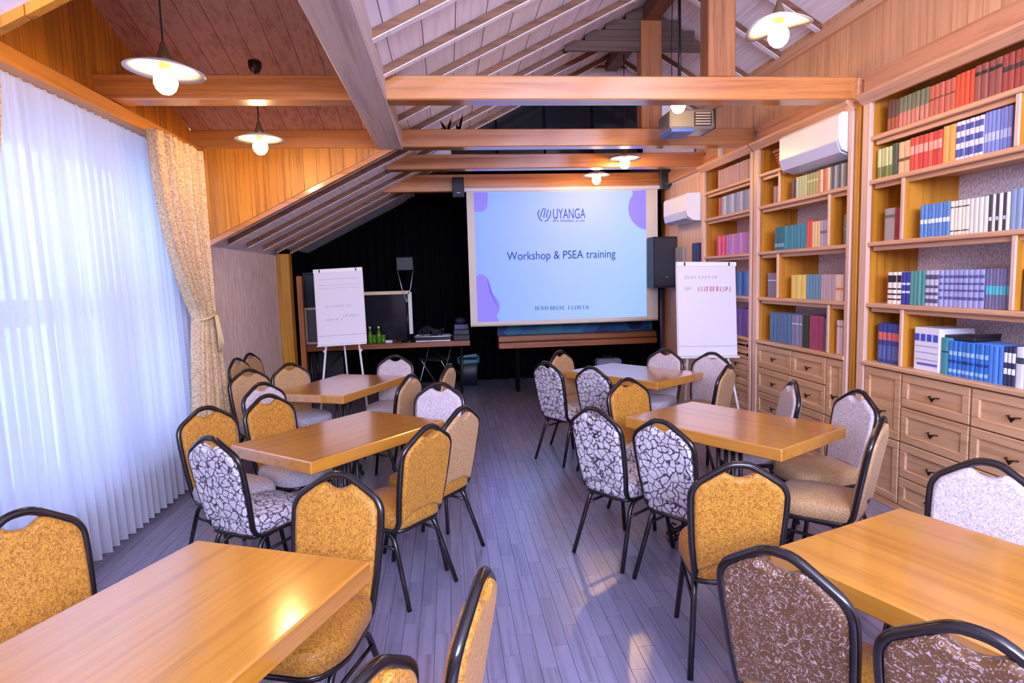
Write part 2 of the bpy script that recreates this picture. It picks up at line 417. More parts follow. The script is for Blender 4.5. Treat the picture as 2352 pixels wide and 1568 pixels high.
# right wall: plain behind the bookcases, boards above them
XW = XR+.40
wr = MB().box(XW, XW+.15, Y0, YB, 0, 3.7)
wr.box(XR+.03, XW, Y0, YB, 2.83, 3.6)
wr.box(XR+.03, XW, 7.16, 8.42, 0, 2.83); wr.box(XR+.03, XW, Y0, 1.78, 0, 2.83)
wall_right = struct('wall_right', wr, M_WALL)
y = 1.6
while y < 8.4:
    w_ = random.choice([.105, .115, .13])
    part('wall_board', MB().box(XR+.008, XR+.03, y+.0015, y+w_-.0015, 2.98, 3.62), M_RWALL, wall_right); y += w_
y = 7.17
while y < 8.40:
    part('wall_board', MB().box(XR+.008, XR+.03, y+.0015, min(y+.16, 8.42)-.0015, 0, 2.8), M_PIL, wall_right); y += .16
tr = MB().cbox(XR-.02, XR+.03, 1.6, 4.30, 2.84, 3.0).cbox(XR-.02, XR+.03, 4.36, 5.82, 2.84, 3.0, .004).cbox(XR-.02, XR+.03, 5.95, 8.42, 2.84, 2.98)
o = struct('trim_1', tr, M_FRIEZE)
# back of the stage and wall behind the camera
wall_back = struct('wall_back', MB().box(XL-.4, XW, YB, YB+.12, 0, 4.4), M_BLACK)
struct('wall_stage_left', MB().box(XL+.001, XL+.02, 8.64, YB, 0, 2.3), M_BLACK)
struct('wall_stage_right', MB().box(XW-.37, XW-.3, 8.61, YB, 0, 2.97), M_BLACK)
struct('ceiling_stage', MB().box(XL-.1, XR+.3, 8.6, YB, 2.98, 3.04), M_BLACK)
wre = MB().box(XL-.4, XW, Y0-.15, Y0, 0, 2.1).box(XL-.4, XW, Y0-.15, Y0, 3.4, 4.4).box(XL-.4, -.7, Y0-.15, Y0, 2.1, 3.4).box(2.7, XW, Y0-.15, Y0, 2.1, 3.4)  # opening placed to suit the added rear fill
struct('wall_rear', wre, M_WALL)
# black side curtain panels on the stage (real depth folds)
def dark_drape(name, x0, x1, y, z1, label):
    mb = MB(); n = int((x1-x0)/.03); vs = []; fs = []
    for i in range(n+1):
        x = x0+(x1-x0)*i/n; yy = y+.03*math.sin(i*1.35)+.01*math.sin(i*.6)
        vs += [(x, yy, .004), (x, yy, z1 if x > -.6 else min(z1, roofz(x)-.02))]
    for i in range(n): fs.append((2*i, 2*i+2, 2*i+3, 2*i+1))
    mb.add(vs, fs, True); o = part(name, mb, M_BLACK); md = o.modifiers.new('thick', 'SOLIDIFY'); md.thickness = .006
    return tag(o, label, 'curtain')
dark_drape('stage_curtain', XL+.06, XR+.02, 10.15, 2.95, 'black folded backdrop curtain across the rear of the stage')

# gable over the third beam: dark window below, pale boards above
gm = MB().prism([(XL, 3.05), (XR, 3.05), (XR, roofz(XR)+.1), (RX, 4.2), (-.2, roofz(-.2)+.1)], 7.42, 7.46)
gable = struct('wall_gable', gm, M_ROOF)
z = 3.74
for k in range(5):
    za, zb = z+k*.1, z+k*.1+.097
    xl_ = (za-1.98)/.495-2.2-.3; xr_ = min(XR, RX+(4.15-za)/.614+.1)
    part('gable_board', MB().box(max(xl_, 0), xr_, 7.395, 7.42, za, zb), M_ROOF, gable)
part('gable_rail', MB().box(1.0, 2.4, 7.33, 7.36, 4.02, 4.045), M_RAFT, gable)
win = struct('window_1', MB().box(.1, 2.3, 7.385, 7.405, 3.06, 3.72), M_DARKGLASS)
fr = MB().box(.1, 2.34, 7.36, 7.41, 3.70, 3.745).box(.1, 2.34, 7.36, 7.41, 3.03, 3.07).box(2.29, 2.34, 7.36, 7.41, 3.03, 3.745)
part('window_frame', fr, M_BLACK, win)
for xx in (.62, 1.18, 1.74): part('mullion', MB().box(xx-.012, xx+.012, 7.37, 7.405, 3.07, 3.70), M_BLACK, win)

# ------------------------------------------------------------------ beams and posts
def tie_beam(y, label, x0=XL, x1=XR, w=.16, zb=2.86, zt=3.02):
    o = part('tie_beam', MB().cbox(x0, x1, y, y+w, zb, zt, .008), M_BEAM); return tag(o, label, 'beam', 'ceiling tie beams')
tie_beam(4.40, 'wooden tie beam carrying the king post nearest the camera side, ends on the widest bookcase', XL-.01)
tie_beam(5.93, 'wooden tie beam just behind the hanging projector', XL-.01)
tie_beam(7.10, 'wooden tie beam under the dark gable window', -.62)
tie_beam(8.44, 'wooden beam directly above the projection screen', -1.0, XR+.05, .14, 2.80, 3.02)
purl = part('purlin', MB().cbox(-.59, -.36, Y0, 5.96, 2.845, 3.10, .008).box(-.56, -.40, 2.2, 5.95, 3.10, 3.6), M_BEAMY)
tag(purl, 'long grey-brown purlin running lengthwise across the tie beams', 'beam')
def king(y, label):
    r = thing('king_post', label, 'post', (RX, y, 3.02), 0, 'king posts under the ridge')
    part('post', MB().cbox(-.1, .1, -.0, .15, 0, .98, .006), M_POST, r)
    return r
king(4.41, 'square king post standing on the tie beam nearest the pendant lamp over the bookcase row')
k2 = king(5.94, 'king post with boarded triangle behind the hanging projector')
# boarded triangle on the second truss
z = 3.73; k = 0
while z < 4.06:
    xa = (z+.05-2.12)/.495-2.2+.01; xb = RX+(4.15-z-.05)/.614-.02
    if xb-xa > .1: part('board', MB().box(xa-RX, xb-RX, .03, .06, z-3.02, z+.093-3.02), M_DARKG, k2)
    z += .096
rl = part('curtain_rail_beam', MB().cbox(XL-.01, XL+.10, 2.2, 6.0, 2.76, 2.856, .006), wood('rail_wood', (206, 140, 62), (160, 98, 30), 'Y', .4)); tag(rl, 'orange wooden beam over the curtains along the window side', 'beam')
def stage_post(x0, x1, y, z1, mat, label):
    o = part('stage_post', MB().cbox(x0, x1, y, y+.16, 0, z1, .008), mat); tag(o, label, 'post', 'posts framing the stage')
stage_post(XL, XL+.16, 8.46, 2.04, M_GOLDPOST, 'short yellow-brown post where the low wall meets the stage')
stage_post(2.99, 3.18, 8.44, 2.82, M_POST, 'tall wooden post beside the projection screen and white air conditioner')
o = part('stage_post_batten', MB().cbox(XL+.20, XL+.27, 8.62, 8.69, 0, 1.75, .004), wood('batten_wood', (176, 104, 40), (120, 64, 22), 'Z')); tag(o, 'thin reddish upright batten beside the yellow-brown stage post', 'batten')

# ------------------------------------------------------------------ window and curtains
win2 = struct('window_2', MB().box(XL-.38, XL-.37, 2.75, 5.45, .42, 2.62), plain('window_glass', (235, 242, 255), .02, trans=1.0, spec=.4))
fw = MB()
for a, b in ((2.75, 2.83), (5.37, 5.45), (3.60, 3.70), (4.50, 4.60)): fw.box(XL-.41, XL-.33, a, b, .42, 2.62)
fw.box(XL-.41, XL-.33, 2.75, 5.45, .42, .50).box(XL-.41, XL-.33, 2.75, 5.45, 2.54, 2.62).box(XL-.41, XL-.33, 2.75, 5.45, 1.44, 1.60)
part('window_frame', fw, M_WHITE, win2)
part('window_sill', MB().cbox(XL-.34, XL-.06, 2.7, 5.5, .38, .42, .006), M_WHITE, win2)
def sheer_mat():
    mt, nt, b = newmat('sheer_voile'); L = nt.links.new
    out = nt.nodes['Material Output']
    tr_ = N(nt, 'ShaderNodeBsdfTranslucent'); tr_.inputs[0].default_value = (.66, .69, .83, 1)
    df = N(nt, 'ShaderNodeBsdfDiffuse'); df.inputs[0].default_value = (.80, .80, .86, 1)
    tp = N(nt, 'ShaderNodeBsdfTransparent')
    m1 = N(nt, 'ShaderNodeMixShader'); m1.inputs[0].default_value = .35; L(tr_.outputs[0], m1.inputs[1]); L(df.outputs[0], m1.inputs[2])
    m2 = N(nt, 'ShaderNodeMixShader'); m2.inputs[0].default_value = .07; L(m1.outputs[0], m2.inputs[1]); L(tp.outputs[0], m2.inputs[2])
    L(m2.outputs[0], out.inputs['Surface']); return mt
M_SHEER = sheer_mat()
def sheet(fun, nu, nv):
    mb = MB(); vs = [Vector(fun(i/nu, j/nv)) for j in range(nv+1) for i in range(nu+1)]
    fs = [(j*(nu+1)+i, j*(nu+1)+i+1, (j+1)*(nu+1)+i+1, (j+1)*(nu+1)+i) for j in range(nv) for i in range(nu)]
    return mb.add(vs, fs, True)
rnd = [random.uniform(0, 6.28) for _ in range(8)]
def sheer_f(u, v):
    y = 2.95+u*2.6; z = 2.76-v*2.72
    a = .012+.036*v
    ph = 2*PI*u*27+.9*math.sin(2*PI*u*2.3+rnd[0])+.35*math.sin(5*v+u*9)*v
    x = XL+.0+a*math.sin(ph)+.012*math.sin(2*PI*u*61+rnd[1])*(1-v*.6)+.04*v
    return (x, y+.012*math.cos(ph)*v, z)
o = part('sheer_curtain', sheet(sheer_f, 540, 16), M_SHEER); tag(o, 'white translucent sheer curtain glowing in front of the window', 'curtain')
M_DRAPE = fabric('drape_damask', (232, 206, 164), (164, 124, 84), 'fleck')
def drape_f(yt0, yt1, yb0, yb1, yc, wc, ztie, seed, flip=1):
    def f(u, v):
        z = 2.76-v*2.72; vt = (2.76-ztie)/2.72
        if v < vt:
            t = v/vt; s = t**2.2; a0 = yt0+(yc-wc-yt0)*s; a1 = yt1+(yc+wc-yt1)*s; amp = .04+.01*s
        else:
            t = (v-vt)/(1-vt); s = min(1, t*1.6)**.7; a0 = yc-wc+(yb0-yc+wc)*s; a1 = yc+wc+(yb1-yc-wc)*s; amp = .045
        y = a0+(a1-a0)*u
        ph = 2*PI*u*8+seed+.8*math.sin(u*7+seed)
        return (XL+.185+amp*math.sin(ph)+.012*math.sin(ph*2.3), y, z)
    return f
def drape(fun, label, ty, tz):
    r = thing('drape', label, 'curtain', (0, 0, 0), 0, 'patterned drapes')
    part('cloth', sheet(fun, 110, 30), M_DRAPE, r)
    mb = MB(); P = []
    for i in range(16):
        a = 2*PI*i/16; P.append((XL+.185+.075*math.cos(a), ty+.13*math.sin(a), tz+.03*math.sin(a)))
    mb.tube(P, .012, 6, closed=True)
    for k in range(5): mb.tube([(XL+.265, ty+.03+k*.012, tz), (XL+.27+.004*k, ty+.05+k*.016, tz-.15-.02*k), (XL+.27, ty+.05+k*.018, tz-.30)], .007, 5)
    part('tieback_cord', mb, plain('tieback_cord', (214, 192, 150), .7), r)
tie = atx(468, 725, XL+.185)
drape(drape_f(4.72, 5.55, tie.y-.3, tie.y+.3, tie.y, .13, tie.z, 1.3), 'gold patterned drape tied back beside the low papered wall', tie.y, tie.z)
drape(drape_f(2.28, 3.16, 2.3, 2.85, 2.5, .13, tie.z, 2.1), 'gold patterned drape at the end of the sheer curtain nearest the camera', 2.55, tie.z)

# ------------------------------------------------------------------ bookcases
SHZ = [2.56, 2.26, 1.83, 1.40]
def shelf_board(root, y0, y1, z):
    part('shelf', MB().cbox(XR-.015, XW-.01, y0, y1, z-.03, z, .005), M_SHELF, root)
    part('shelf_lip', MB().cbox(XR+.02, XR+.045, y0+.02, y1-.02, z-.062, z-.03, .003), M_SHELF, root)
def front(root, name, y0, y1, z0, z1, handle):
    fw_ = .055; x = XR-.012
    mb = MB().cbox(x, x+.02, y0, y1, z1-fw_, z1, .004).cbox(x, x+.02, y0, y1, z0, z0+fw_, .004)
    mb.cbox(x, x+.02, y0, y0+fw_, z0+fw_, z1-fw_, .004).cbox(x, x+.02, y1-fw_, y1, z0+fw_, z1-fw_, .004)
    d = part(name, mb, M_DRAW, root)
    part('panel', MB().box(x+.012, x+.02, y0+fw_-.004, y1-fw_+.004, z0+fw_-.004, z1-fw_+.004), M_DRAW, d)
    yc = (y0+y1)/2; zc = (z0+z1)/2
    if name == 'door': zc = z0+(z1-z0)*(.38 if z0 > .3 else .8)
    hb = MB().tube([(x+.012, yc-.035, zc), (x-.008, yc-.03, zc+.002), (x-.013, yc, zc-.006), (x-.008, yc+.03, zc+.002), (x+.012, yc+.035, zc)], .0045, 6)
    hb.prism([(yc-.022, zc-.004), (yc+.022, zc-.004), (yc, zc-.03)], x-.012, x-.006, 'X')
    part('handle', hb, M_BRONZE, d)
def back_paper():
    mt, nt, b = newmat('pale_lavender_relief_paper'); L = nt.links.new
    tc = N(nt, 'ShaderNodeTexCoord'); mp = N(nt, 'ShaderNodeMapping'); mp.inputs['Scale'].default_value = (1, 60, 30)
    nz = N(nt, 'ShaderNodeTexNoise'); nz.inputs['Scale'].default_value = 1.5; nz.inputs['Detail'].default_value = 4
    L(tc.outputs['Object'], mp.inputs[0]); L(mp.outputs[0], nz.inputs['Vector'])
    L(ramp(nt, nz.outputs[0], [(.38, lin((206, 194, 216))), (.6, lin((250, 244, 252)))]), b.inputs['Base Color'])
    bp = N(nt, 'ShaderNodeBump'); bp.inputs['Strength'].default_value = .5; bp.inputs['Distance'].default_value = .006; L(nz.outputs[0], bp.inputs['Height']); L(bp.outputs[0], b.inputs['Normal'])
    setp(b, Roughness=.7); return mt
M_BACKP = back_paper()
def bookcase(label, y0, y1, divs, cols, rows, short=None):
    r = thing('bookcase', label, 'bookcase', (0, 0, 0), 0, 'built-in bookcases')
    part('back_panel', MB().box(XW-.015, XW-.002, y0, y1, .98, 2.84), M_BACKP, r)
    part('side_panel', MB().box(XR, XW-.002, y1-.022, y1, 0, 2.84), M_SIDE, r)
    part('side_panel', MB().box(XR, XW-.002, y0, y0+.022, 0, 2.84), M_SIDE, r)
    part('top_panel', MB().box(XR, XW-.002, y0, y1, 2.815, 2.84), M_SIDE, r)
    part('pilaster', MB().cbox(XR-.02, XR+.012, y1-.03, y1+.05, 0, 2.80, .005), M_PIL, r)
    part('pilaster', MB().cbox(XR-.02, XR+.012, y0-.02, y0+.03, 0, 2.80, .005), M_PIL, r)
    co = MB().prism([(XR-.02, 2.79), (XR-.075, 2.84), (XR-.075, 2.86), (XR+.0, 2.86), (XR+.0, 2.79)], y0-.02, y1+.055)
    part('cornice', co, M_SHELF, r)
    for i_, z in enumerate(SHZ): shelf_board(r, short if (short and i_ == 0) else y0+.022, y1-.022, z)
    part('worktop', MB().cbox(XR-.03, XW-.01, y0+.01, y1-.01, .955, .985, .006), M_DRAW, r)
    for y, za, zb in divs:
        d_ = part('divider', MB().box(XR+.004, XW-.016, y-.011, y+.011, za+.001, zb-.031), M_SIDE, r)
        part('front_edge', MB().cbox(XR-.008, XR+.004, y-.014, y+.014, za+.001, zb-.031, .003), M_PIL, d_)
    part('carcass', MB().box(XR+.012, XW-.01, y0, y1, .0, .955), M_SIDE, r)
    part('plinth', MB().cbox(XR-.01, XR+.01, y0, y1, 0, .045, .003), M_DRAW, r)
    for kind, a, b in cols:
        if kind == 'drawer':
            for za, zb in rows: front(r, 'drawer', a+.004, b-.004, za, zb, 1)
        else:
            front(r, 'door', a+.004, b-.004, .485, .945, 1); front(r, 'door', a+.004, b-.004, .05, .477, 1)
    return r
ROWS = [(.725, .945), (.487, .717), (.25, .48), (.05, .243)]
bookcase('widest built-in oak bookcase with five shelves and drawers, farthest from the screen', 1.80, 4.25,
         [(3.08, 2.26, 2.56), (3.90, 1.83, 2.26), (3.06, 1.40, 1.83), (3.87, .985, 1.40), (2.2, 1.83, 2.26), (2.3, .985, 1.4)],
         [('door', 3.845, 4.215), ('drawer', 3.285, 3.84), ('drawer', 2.73, 3.28), ('drawer', 2.17, 2.725), ('door', 1.83, 2.165)], ROWS)
bookcase('built-in bookcase with the large white air conditioner in its top bay', 4.43, 5.84,
         [(5.45, 2.26, 2.56), (4.70, 1.83, 2.26), (5.46, 1.40, 1.83), (4.68, .985, 1.40)],
         [('drawer', 5.195, 5.81), ('drawer', 4.685, 5.19), ('door', 4.455, 4.68)], ROWS, 5.40)
bookcase('narrow built-in bookcase partly hidden by the flip chart', 5.945, 7.11, [],
         [('drawer', 6.53, 7.085), ('drawer', 5.97, 6.525)], [(.86, .945), (.765, .855), (.64, .76), (.487, .635), (.25, .48), (.05, .243)])
for y0, y1 in ((4.335, 4.39), (5.895, 5.925)):
    o = part('trim_2', MB().cbox(XR-.012, XR+.02, y0, y1, 0, 2.86, .004), M_GOLDPOST); o['kind'] = 'structure'
part('trim_3', MB().box(XR+.0, XR+.02, 5.80, 5.95, 2.8, 2.86).box(XR+.0, XR+.02, 4.25, 4.45, 2.8, 2.86), M_FRIEZE)['kind'] = 'structure'

# books -----------------------------------------------------------
def book_mesh(t, h, d, mat):
    # spine towards -x, thickness along y, origin at base of the spine centre
    a = t/2; c = .0025
    outer = [(d, -a), (.004, -a), (-.001, -a*.55), (-.002, 0), (-.001, a*.55), (.004, a), (d, a)]
    inner = [(d, a-c), (.006, a-c), (.004, 0), (.006, -a+c), (d, -a+c)]
    return MB().prism(outer+inner, 0, h, 'Z').mesh('book', mat)
def page_mesh(t, h, d): return MB().box(.006, d-.004, -t/2+.0028, t/2-.0028, .003, h-.003).mesh('pages', M_PAGE)
def band_mesh(t, z0, z1, mat):
    a = t/2-.001
    return MB().prism([(.003, -a), (-.0018, -a*.55), (-.003, 0), (-.0018, a*.55), (.003, a)], z0, z1, 'Z').mesh('spine_band', mat)
ORD = 'first second third fourth fifth sixth seventh eighth ninth tenth eleventh twelfth'.split()
def books(shelf_z, px0, px1, n, h, col, label, group, bands=(), hv=.0, tilt=0, depth=.17, setb=.03, xp=None):
    X = XR+setb
    y1 = ypix(px0, X, shelf_z+.1); y0 = ypix(px1, X, shelf_z+.1)
    cols = col if isinstance(col, list) else [col]
    t = (y1-y0)/n
    cache = {}
    for i in range(n):
        c = cols[i % len(cols)]; hh = h-(random.uniform(0, hv) if hv else 0); hh = round(hh, 3)
        mt = plain('cloth_%d_%d_%d' % c, c, .5)
        key = (c, hh)
        if key not in cache:
            cache[key] = (book_mesh(t*.97, hh, depth, mt), page_mesh(t*.97, hh, depth), [band_mesh(t*.97, a*hh, b*hh, plain('band_%d_%d_%d' % bc, bc, .5)) for a, b, bc in bands])
        bm0, pm, bd = cache[key]
        y = y1-t*(i+.5)
        o = obj('book', bm0, None, (X+random.uniform(0, .006), y, shelf_z+.0005), (tilt if (tilt and i % 3 == 1) else 0, 0, 0))
        lb = label if n == 1 else label+', %s from the screen' % ORD[i]
        if len(lb.split()) > 16: lb = lb.replace(' of the widest bookcase', ', widest bookcase').replace(' from the screen', ' from screen').replace(' of the bookcase with the air conditioner', ', air-conditioner bookcase').replace(',,', ',')
        tag(o, lb if len(lb.split()) <= 16 else label, 'book', group)
        obj('pages', pm, o)
        for b_ in bd: obj('spine_band', b_, o)
S1, S2, S3, S4, S5 = 2.56, 2.26, 1.83, 1.40, .985
g = 'books on the top shelf of the widest bookcase'
books(S1, 2037, 2062, 3, .20, (92, 62, 62), 'dark brown book with red foot, top shelf, widest bookcase', g, [(.0, .45, (170, 82, 60))])
books(S1, 2062, 2131, 7, .20, (112, 120, 92), 'green-topped salmon book on the top shelf of the widest bookcase', g, [(.02, .5, (206, 130, 110))])
books(S1, 2131, 2192, 5, .195, (196, 104, 84), 'salmon red book with dark line on the top shelf of the widest bookcase', g, [(.55, .6, (120, 60, 50))])
books(S1, 2192, 2236, 4, .20, (224, 84, 52), 'bright orange-red book on the top shelf of the widest bookcase', g)
books(S1, 2236, 2300, 4, .205, (150, 84, 78), 'maroon-brown book with black title bar on the top shelf of the widest bookcase', g, [(.72, .82, (40, 30, 34))])
books(S1, 2300, 2420, 8, .205, (160, 70, 62), 'reddish-brown volume with dark label on the top shelf of the widest bookcase', g, [(.55, .68, (60, 50, 54))])
g = 'books on the second shelf of the widest bookcase'
books(S2, 2014, 2047, 4, .205, (200, 206, 146), 'pale yellow-green book on the second shelf of the widest bookcase', g, [(.05, .4, (110, 120, 60))])
books(S2, 2047, 2060, 2, .215, (60, 84, 70), 'dark green book on the second shelf of the widest bookcase', g)
books(S2, 2061, 2088, 2, .21, (232, 190, 140), 'cream-orange book on the second shelf of the widest bookcase', g, [(.4, .5, (120, 80, 50))])
books(S2, 2088, 2162, 7, .215, [(214, 70, 62), (226, 96, 80), (204, 60, 56)], 'red book on the second shelf of the widest bookcase', g, [(.5, .75, (240, 170, 150))])
books(S2, 2162, 2192, 2, .225, (236, 176, 92), 'light orange book on the second shelf of the widest bookcase', g)
books(S2, 2193, 2258, 6, .225, (224, 226, 240), 'white book with blue bars on the second shelf of the widest bookcase', g, [(.1, .3, (70, 84, 160)), (.45, .6, (70, 84, 160)), (.75, .9, (70, 84, 160))])
books(S2, 2258, 2322, 7, .23, (128, 144, 214), 'periwinkle blue book on the second shelf of the widest bookcase', g, [(.3, .5, (190, 200, 240))])
g = 'books on the third shelf of the widest bookcase'
books(S3, 2029, 2053, 1, .22, (168, 164, 162), 'thick grey book standing alone with a maroon one, third shelf of the widest bookcase', g, [(.7, .8, (110, 112, 108))])
books(S3, 2053, 2067, 2, .215, (146, 44, 62), 'thin maroon book beside the thick grey book', g)
books(S3, 2112, 2180, 8, .205, (92, 138, 206), 'blue book with white band on the third shelf of the widest bookcase', g, [(.42, .55, (236, 240, 250))])
books(S3, 2180, 2225, 5, .20, (240, 232, 214), 'cream book with small dark marks on the third shelf of the widest bookcase', g, [(.1, .14, (90, 80, 70)), (.8, .84, (90, 80, 70))])
books(S3, 2225, 2268, 4, .20, (222, 222, 218), 'off-white book on the third shelf of the widest bookcase', g)
books(S3, 2268, 2318, 6, .205, [(60, 56, 60), (220, 222, 226)], 'black and white volume on the third shelf of the widest bookcase', g, [(.3, .4, (200, 204, 210))])
books(S3, 2319, 2440, 8, .215, (136, 158, 192), 'grey-blue book on the third shelf of the widest bookcase', g)
g = 'books on the fourth shelf of the widest bookcase'
books(S4, 2036, 2068, 3, .215, (244, 236, 226), 'white book with black lettering rows on the fourth shelf of the widest bookcase', g, [(.68, .9, (40, 30, 34)), (.45, .5, (40, 30, 34)), (.28, .33, (40, 30, 34)), (.12, .17, (40, 30, 34))])
books(S4, 2068, 2088, 2, .215, (52, 62, 152), 'royal blue book with white letters next to the teal books', g, [(.35, .42, (220, 224, 240)), (.6, .67, (220, 224, 240))])
books(S4, 2088, 2122, 4, .22, (82, 150, 142), 'teal book on the fourth shelf of the widest bookcase', g)
books(S4, 2122, 2154, 3, .222, (196, 196, 224), 'lavender book with dark lettering on the fourth shelf of the widest bookcase', g, [(.75, .88, (84, 84, 124)), (.5, .58, (84, 84, 124)), (.3, .38, (84, 84, 124)), (.08, .2, (84, 84, 124))])
books(S4, 2154, 2258, 9, .222, (160, 166, 216), 'violet-blue volume of the lettered set on the fourth shelf', g, [(.78, .86, (84, 88, 150)), (.6, .66, (84, 88, 150)), (.42, .48, (84, 88, 150)), (.2, .28, (84, 88, 150))])
books(S4, 2260, 2318, 7, .225, (118, 116, 152), 'grey-violet book with turquoise band on the fourth shelf', g, [(.36, .58, (74, 196, 208))])
books(S4, 2346, 2440, 5, .22, (120, 84, 60), 'brown book at the near end of the fourth shelf, widest bookcase', g)
g = 'books above the drawers of the widest bookcase'
books(S5, 2014, 2065, 5, .275, (58, 74, 148), 'navy book with red band above the drawers of the widest bookcase', g, [(.58, .78, (224, 110, 100)), (.1, .45, (96, 110, 176))])
books(S5, 2160, 2177, 1, .225, (70, 150, 160), 'teal book beside the white file box', g, [(.6, .64, (30, 60, 80))])
books(S5, 2177, 2268, 9, .21, (52, 118, 204), 'bright blue patterned volume above the drawers of the widest bookcase', g, [(.1, .2, (150, 190, 236)), (.38, .46, (26, 60, 140)), (.6, .72, (150, 190, 236))])
books(S5, 2268, 2302, 3, .21, (72, 132, 220), 'plain bright blue book above the drawers of the widest bookcase', g)
books(S5, 2302, 2330, 3, .215, (40, 48, 84), 'navy book with white windows above the drawers of the widest bookcase', g, [(.3, .45, (226, 230, 240)), (.6, .85, (226, 230, 240))])
books(S5, 2330, 2440, 5, .22, (222, 226, 240), 'white folder with small dark marks above the drawers of the widest bookcase', g, [(.6, .75, (60, 70, 90))])
# file box
yb1, yb0 = ypix(2101, XR+.03, 1.1), ypix(2158, XR+.03, 1.1)
fbx = thing('file_box', 'white file box with blue labels above the drawers of the widest bookcase', 'box', (XR+.025, (yb0+yb1)/2, S5))
hw = (yb1-yb0)/2
part('box', MB().cbox(0, .24, -hw, hw, 0, .275, .003), plain('box_card', (232, 232, 244), .6), fbx)
for i in range(4): part('label_patch', MB().box(-.002, .0005, -hw+.012+i*hw*.49, -hw+.012+i*hw*.49+hw*.36, .19, .235), plain('label_blue', (66, 84, 190), .6), fbx)
for z in (.07, .115, .155): part('line', MB().box(-.0015, .0005, -hw+.01, hw-.01, z, z+.003), plain('label_line', (120, 122, 160), .6), fbx)
part('strip', MB().box(-.002, .0005, -hw+.01, hw-.03, .035, .05), plain('label_violet', (110, 100, 190), .6), fbx)
# books of the second case
g = 'books on the top shelf of the bookcase with the air conditioner'
books(S2, 1776, 1789, 2, .155, (170, 150, 150), 'small grey-pink book under the little box shelf', g)
books(S2, 1816, 1826, 1, .17, (84, 62, 84), 'dark purple book under the large air conditioner', g)
books(S2, 1827, 1852, 4, .18, (190, 200, 150), 'pale green book under the large air conditioner', g)
books(S2, 1852, 1878, 4, .18, (168, 168, 112), 'olive book under the large air conditioner', g, [(.6, .7, (210, 210, 170))])
books(S2, 1878, 1905, 5, .185, [(214, 140, 110), (232, 214, 170), (196, 110, 90)], 'salmon or cream book under the large air conditioner', g)
books(S2, 1905, 1951, 9, .185, [(130, 134, 146), (84, 88, 100), (176, 180, 188)], 'grey book under the large air conditioner', g)
g = 'books on the second shelf of the bookcase with the air conditioner'
books(S3, 1778, 1800, 3, .21, (40, 112, 130), 'dark teal book with light marks beside the teal set', g, [(.15, .3, (130, 170, 190))])
books(S3, 1800, 1852, 7, .21, (66, 140, 164), 'teal blue book on the second shelf of the bookcase with the air conditioner', g)
books(S3, 1852, 1862, 2, .225, (222, 84, 74), 'red book between the teal set and the cream books', g)
books(S3, 1863, 1882, 3, .21, (236, 206, 150), 'cream book beside the red pair', g)
books(S3, 1882, 1901, 3, .21, (186, 178, 204), 'lavender book beside the cream books', g, [(.5, .6, (110, 104, 140))])
books(S3, 1935, 1953, 2, .225, (84, 128, 124), 'grey-teal book in the small compartment by the pilaster', g, [(.5, .53, (150, 180, 176))])
g = 'books on the third shelf of the bookcase with the air conditioner'
books(S4, 1761, 1783, 2, .225, (124, 126, 156), 'slate book with a white line in the small compartment', g, [(.68, .72, (220, 224, 236))])
books(S4, 1815, 1850, 3, .205, (232, 212, 110), 'yellow book on the third shelf of the bookcase with the air conditioner', g)
books(S4, 1850, 1884, 5, .205, (100, 146, 172), 'steel-teal book beside the yellow books', g)
books(S4, 1884, 1918, 6, .205, (184, 160, 170), 'mauve book beside the steel-teal books', g)
books(S4, 1918, 1936, 3, .205, (236, 206, 176), 'cream and orange book beside the mauve books', g, [(.4, .5, (220, 130, 90))])
books(S4, 1936, 1953, 3, .205, (70, 74, 170), 'indigo book at the pilaster end of the third shelf', g)
g = 'books above the drawers of the bookcase with the air conditioner'
books(S5, 1767, 1815, 6, .27, (78, 116, 158), 'steel blue tall book above the drawers of the bookcase with the air conditioner', g)
books(S5, 1816, 1841, 3, .27, (132, 132, 168), 'grey-violet tall book with white line beside the steel blue set', g, [(.7, .74, (216, 218, 236))])
books(S5, 1841, 1857, 2, .275, (50, 54, 34), 'very dark olive tall book beside the crimson set', g)
books(S5, 1857, 1890, 5, .28, (160, 62, 100), 'crimson tall book above the drawers of the bookcase with the air conditioner', g)
books(S5, 1891, 1897, 1, .27, (60, 116, 130), 'thin teal book at the end of the crimson set', g)
books(S5, 1920, 1934, 2, .265, (228, 206, 206), 'pinkish white tall book in the compartment above the narrow door', g, [(.8, .84, (140, 120, 140))])
books(S5, 1934, 1941, 1, .265, (72, 92, 170), 'blue tall book between pinkish white ones', g)
books(S5, 1941, 1951, 2, .265, (222, 200, 208), 'pale mauve tall book by the pilaster above the narrow door', g, [(.8, .84, (140, 120, 140))])
# third case
g = 'books of the narrow bookcase'
books(S1, 1648, 1724, 12, .20, (186, 150, 156), 'dusty pink volume on the top shelf of the narrow bookcase', g)
books(S2, 1650, 1655, 1, .20, (190, 90, 70), 'thin red book at the end of the second shelf, narrow bookcase', g)
books(S2, 1655, 1724, 11, .205, [(146, 160, 200), (190, 198, 222), (120, 136, 180)], 'grey-blue volume on the second shelf of the narrow bookcase', g)
books(S3, 1645, 1667, 5, .215, [(214, 60, 90), (230, 120, 170)], 'red-pink book on the third shelf of the narrow bookcase', g)
books(S3, 1667, 1724, 9, .215, [(196, 120, 200), (170, 130, 206), (206, 150, 214)], 'lilac book on the third shelf of the narrow bookcase', g)
books(S4, 1690, 1724, 6, .25, [(70, 120, 200), (100, 150, 216), (50, 90, 180)], 'blue book on the fourth shelf of the narrow bookcase', g)
books(S5, 1690, 1724, 6, .28, [(120, 90, 170), (150, 110, 180), (96, 90, 176)], 'violet book above the drawers of the narrow bookcase', g)
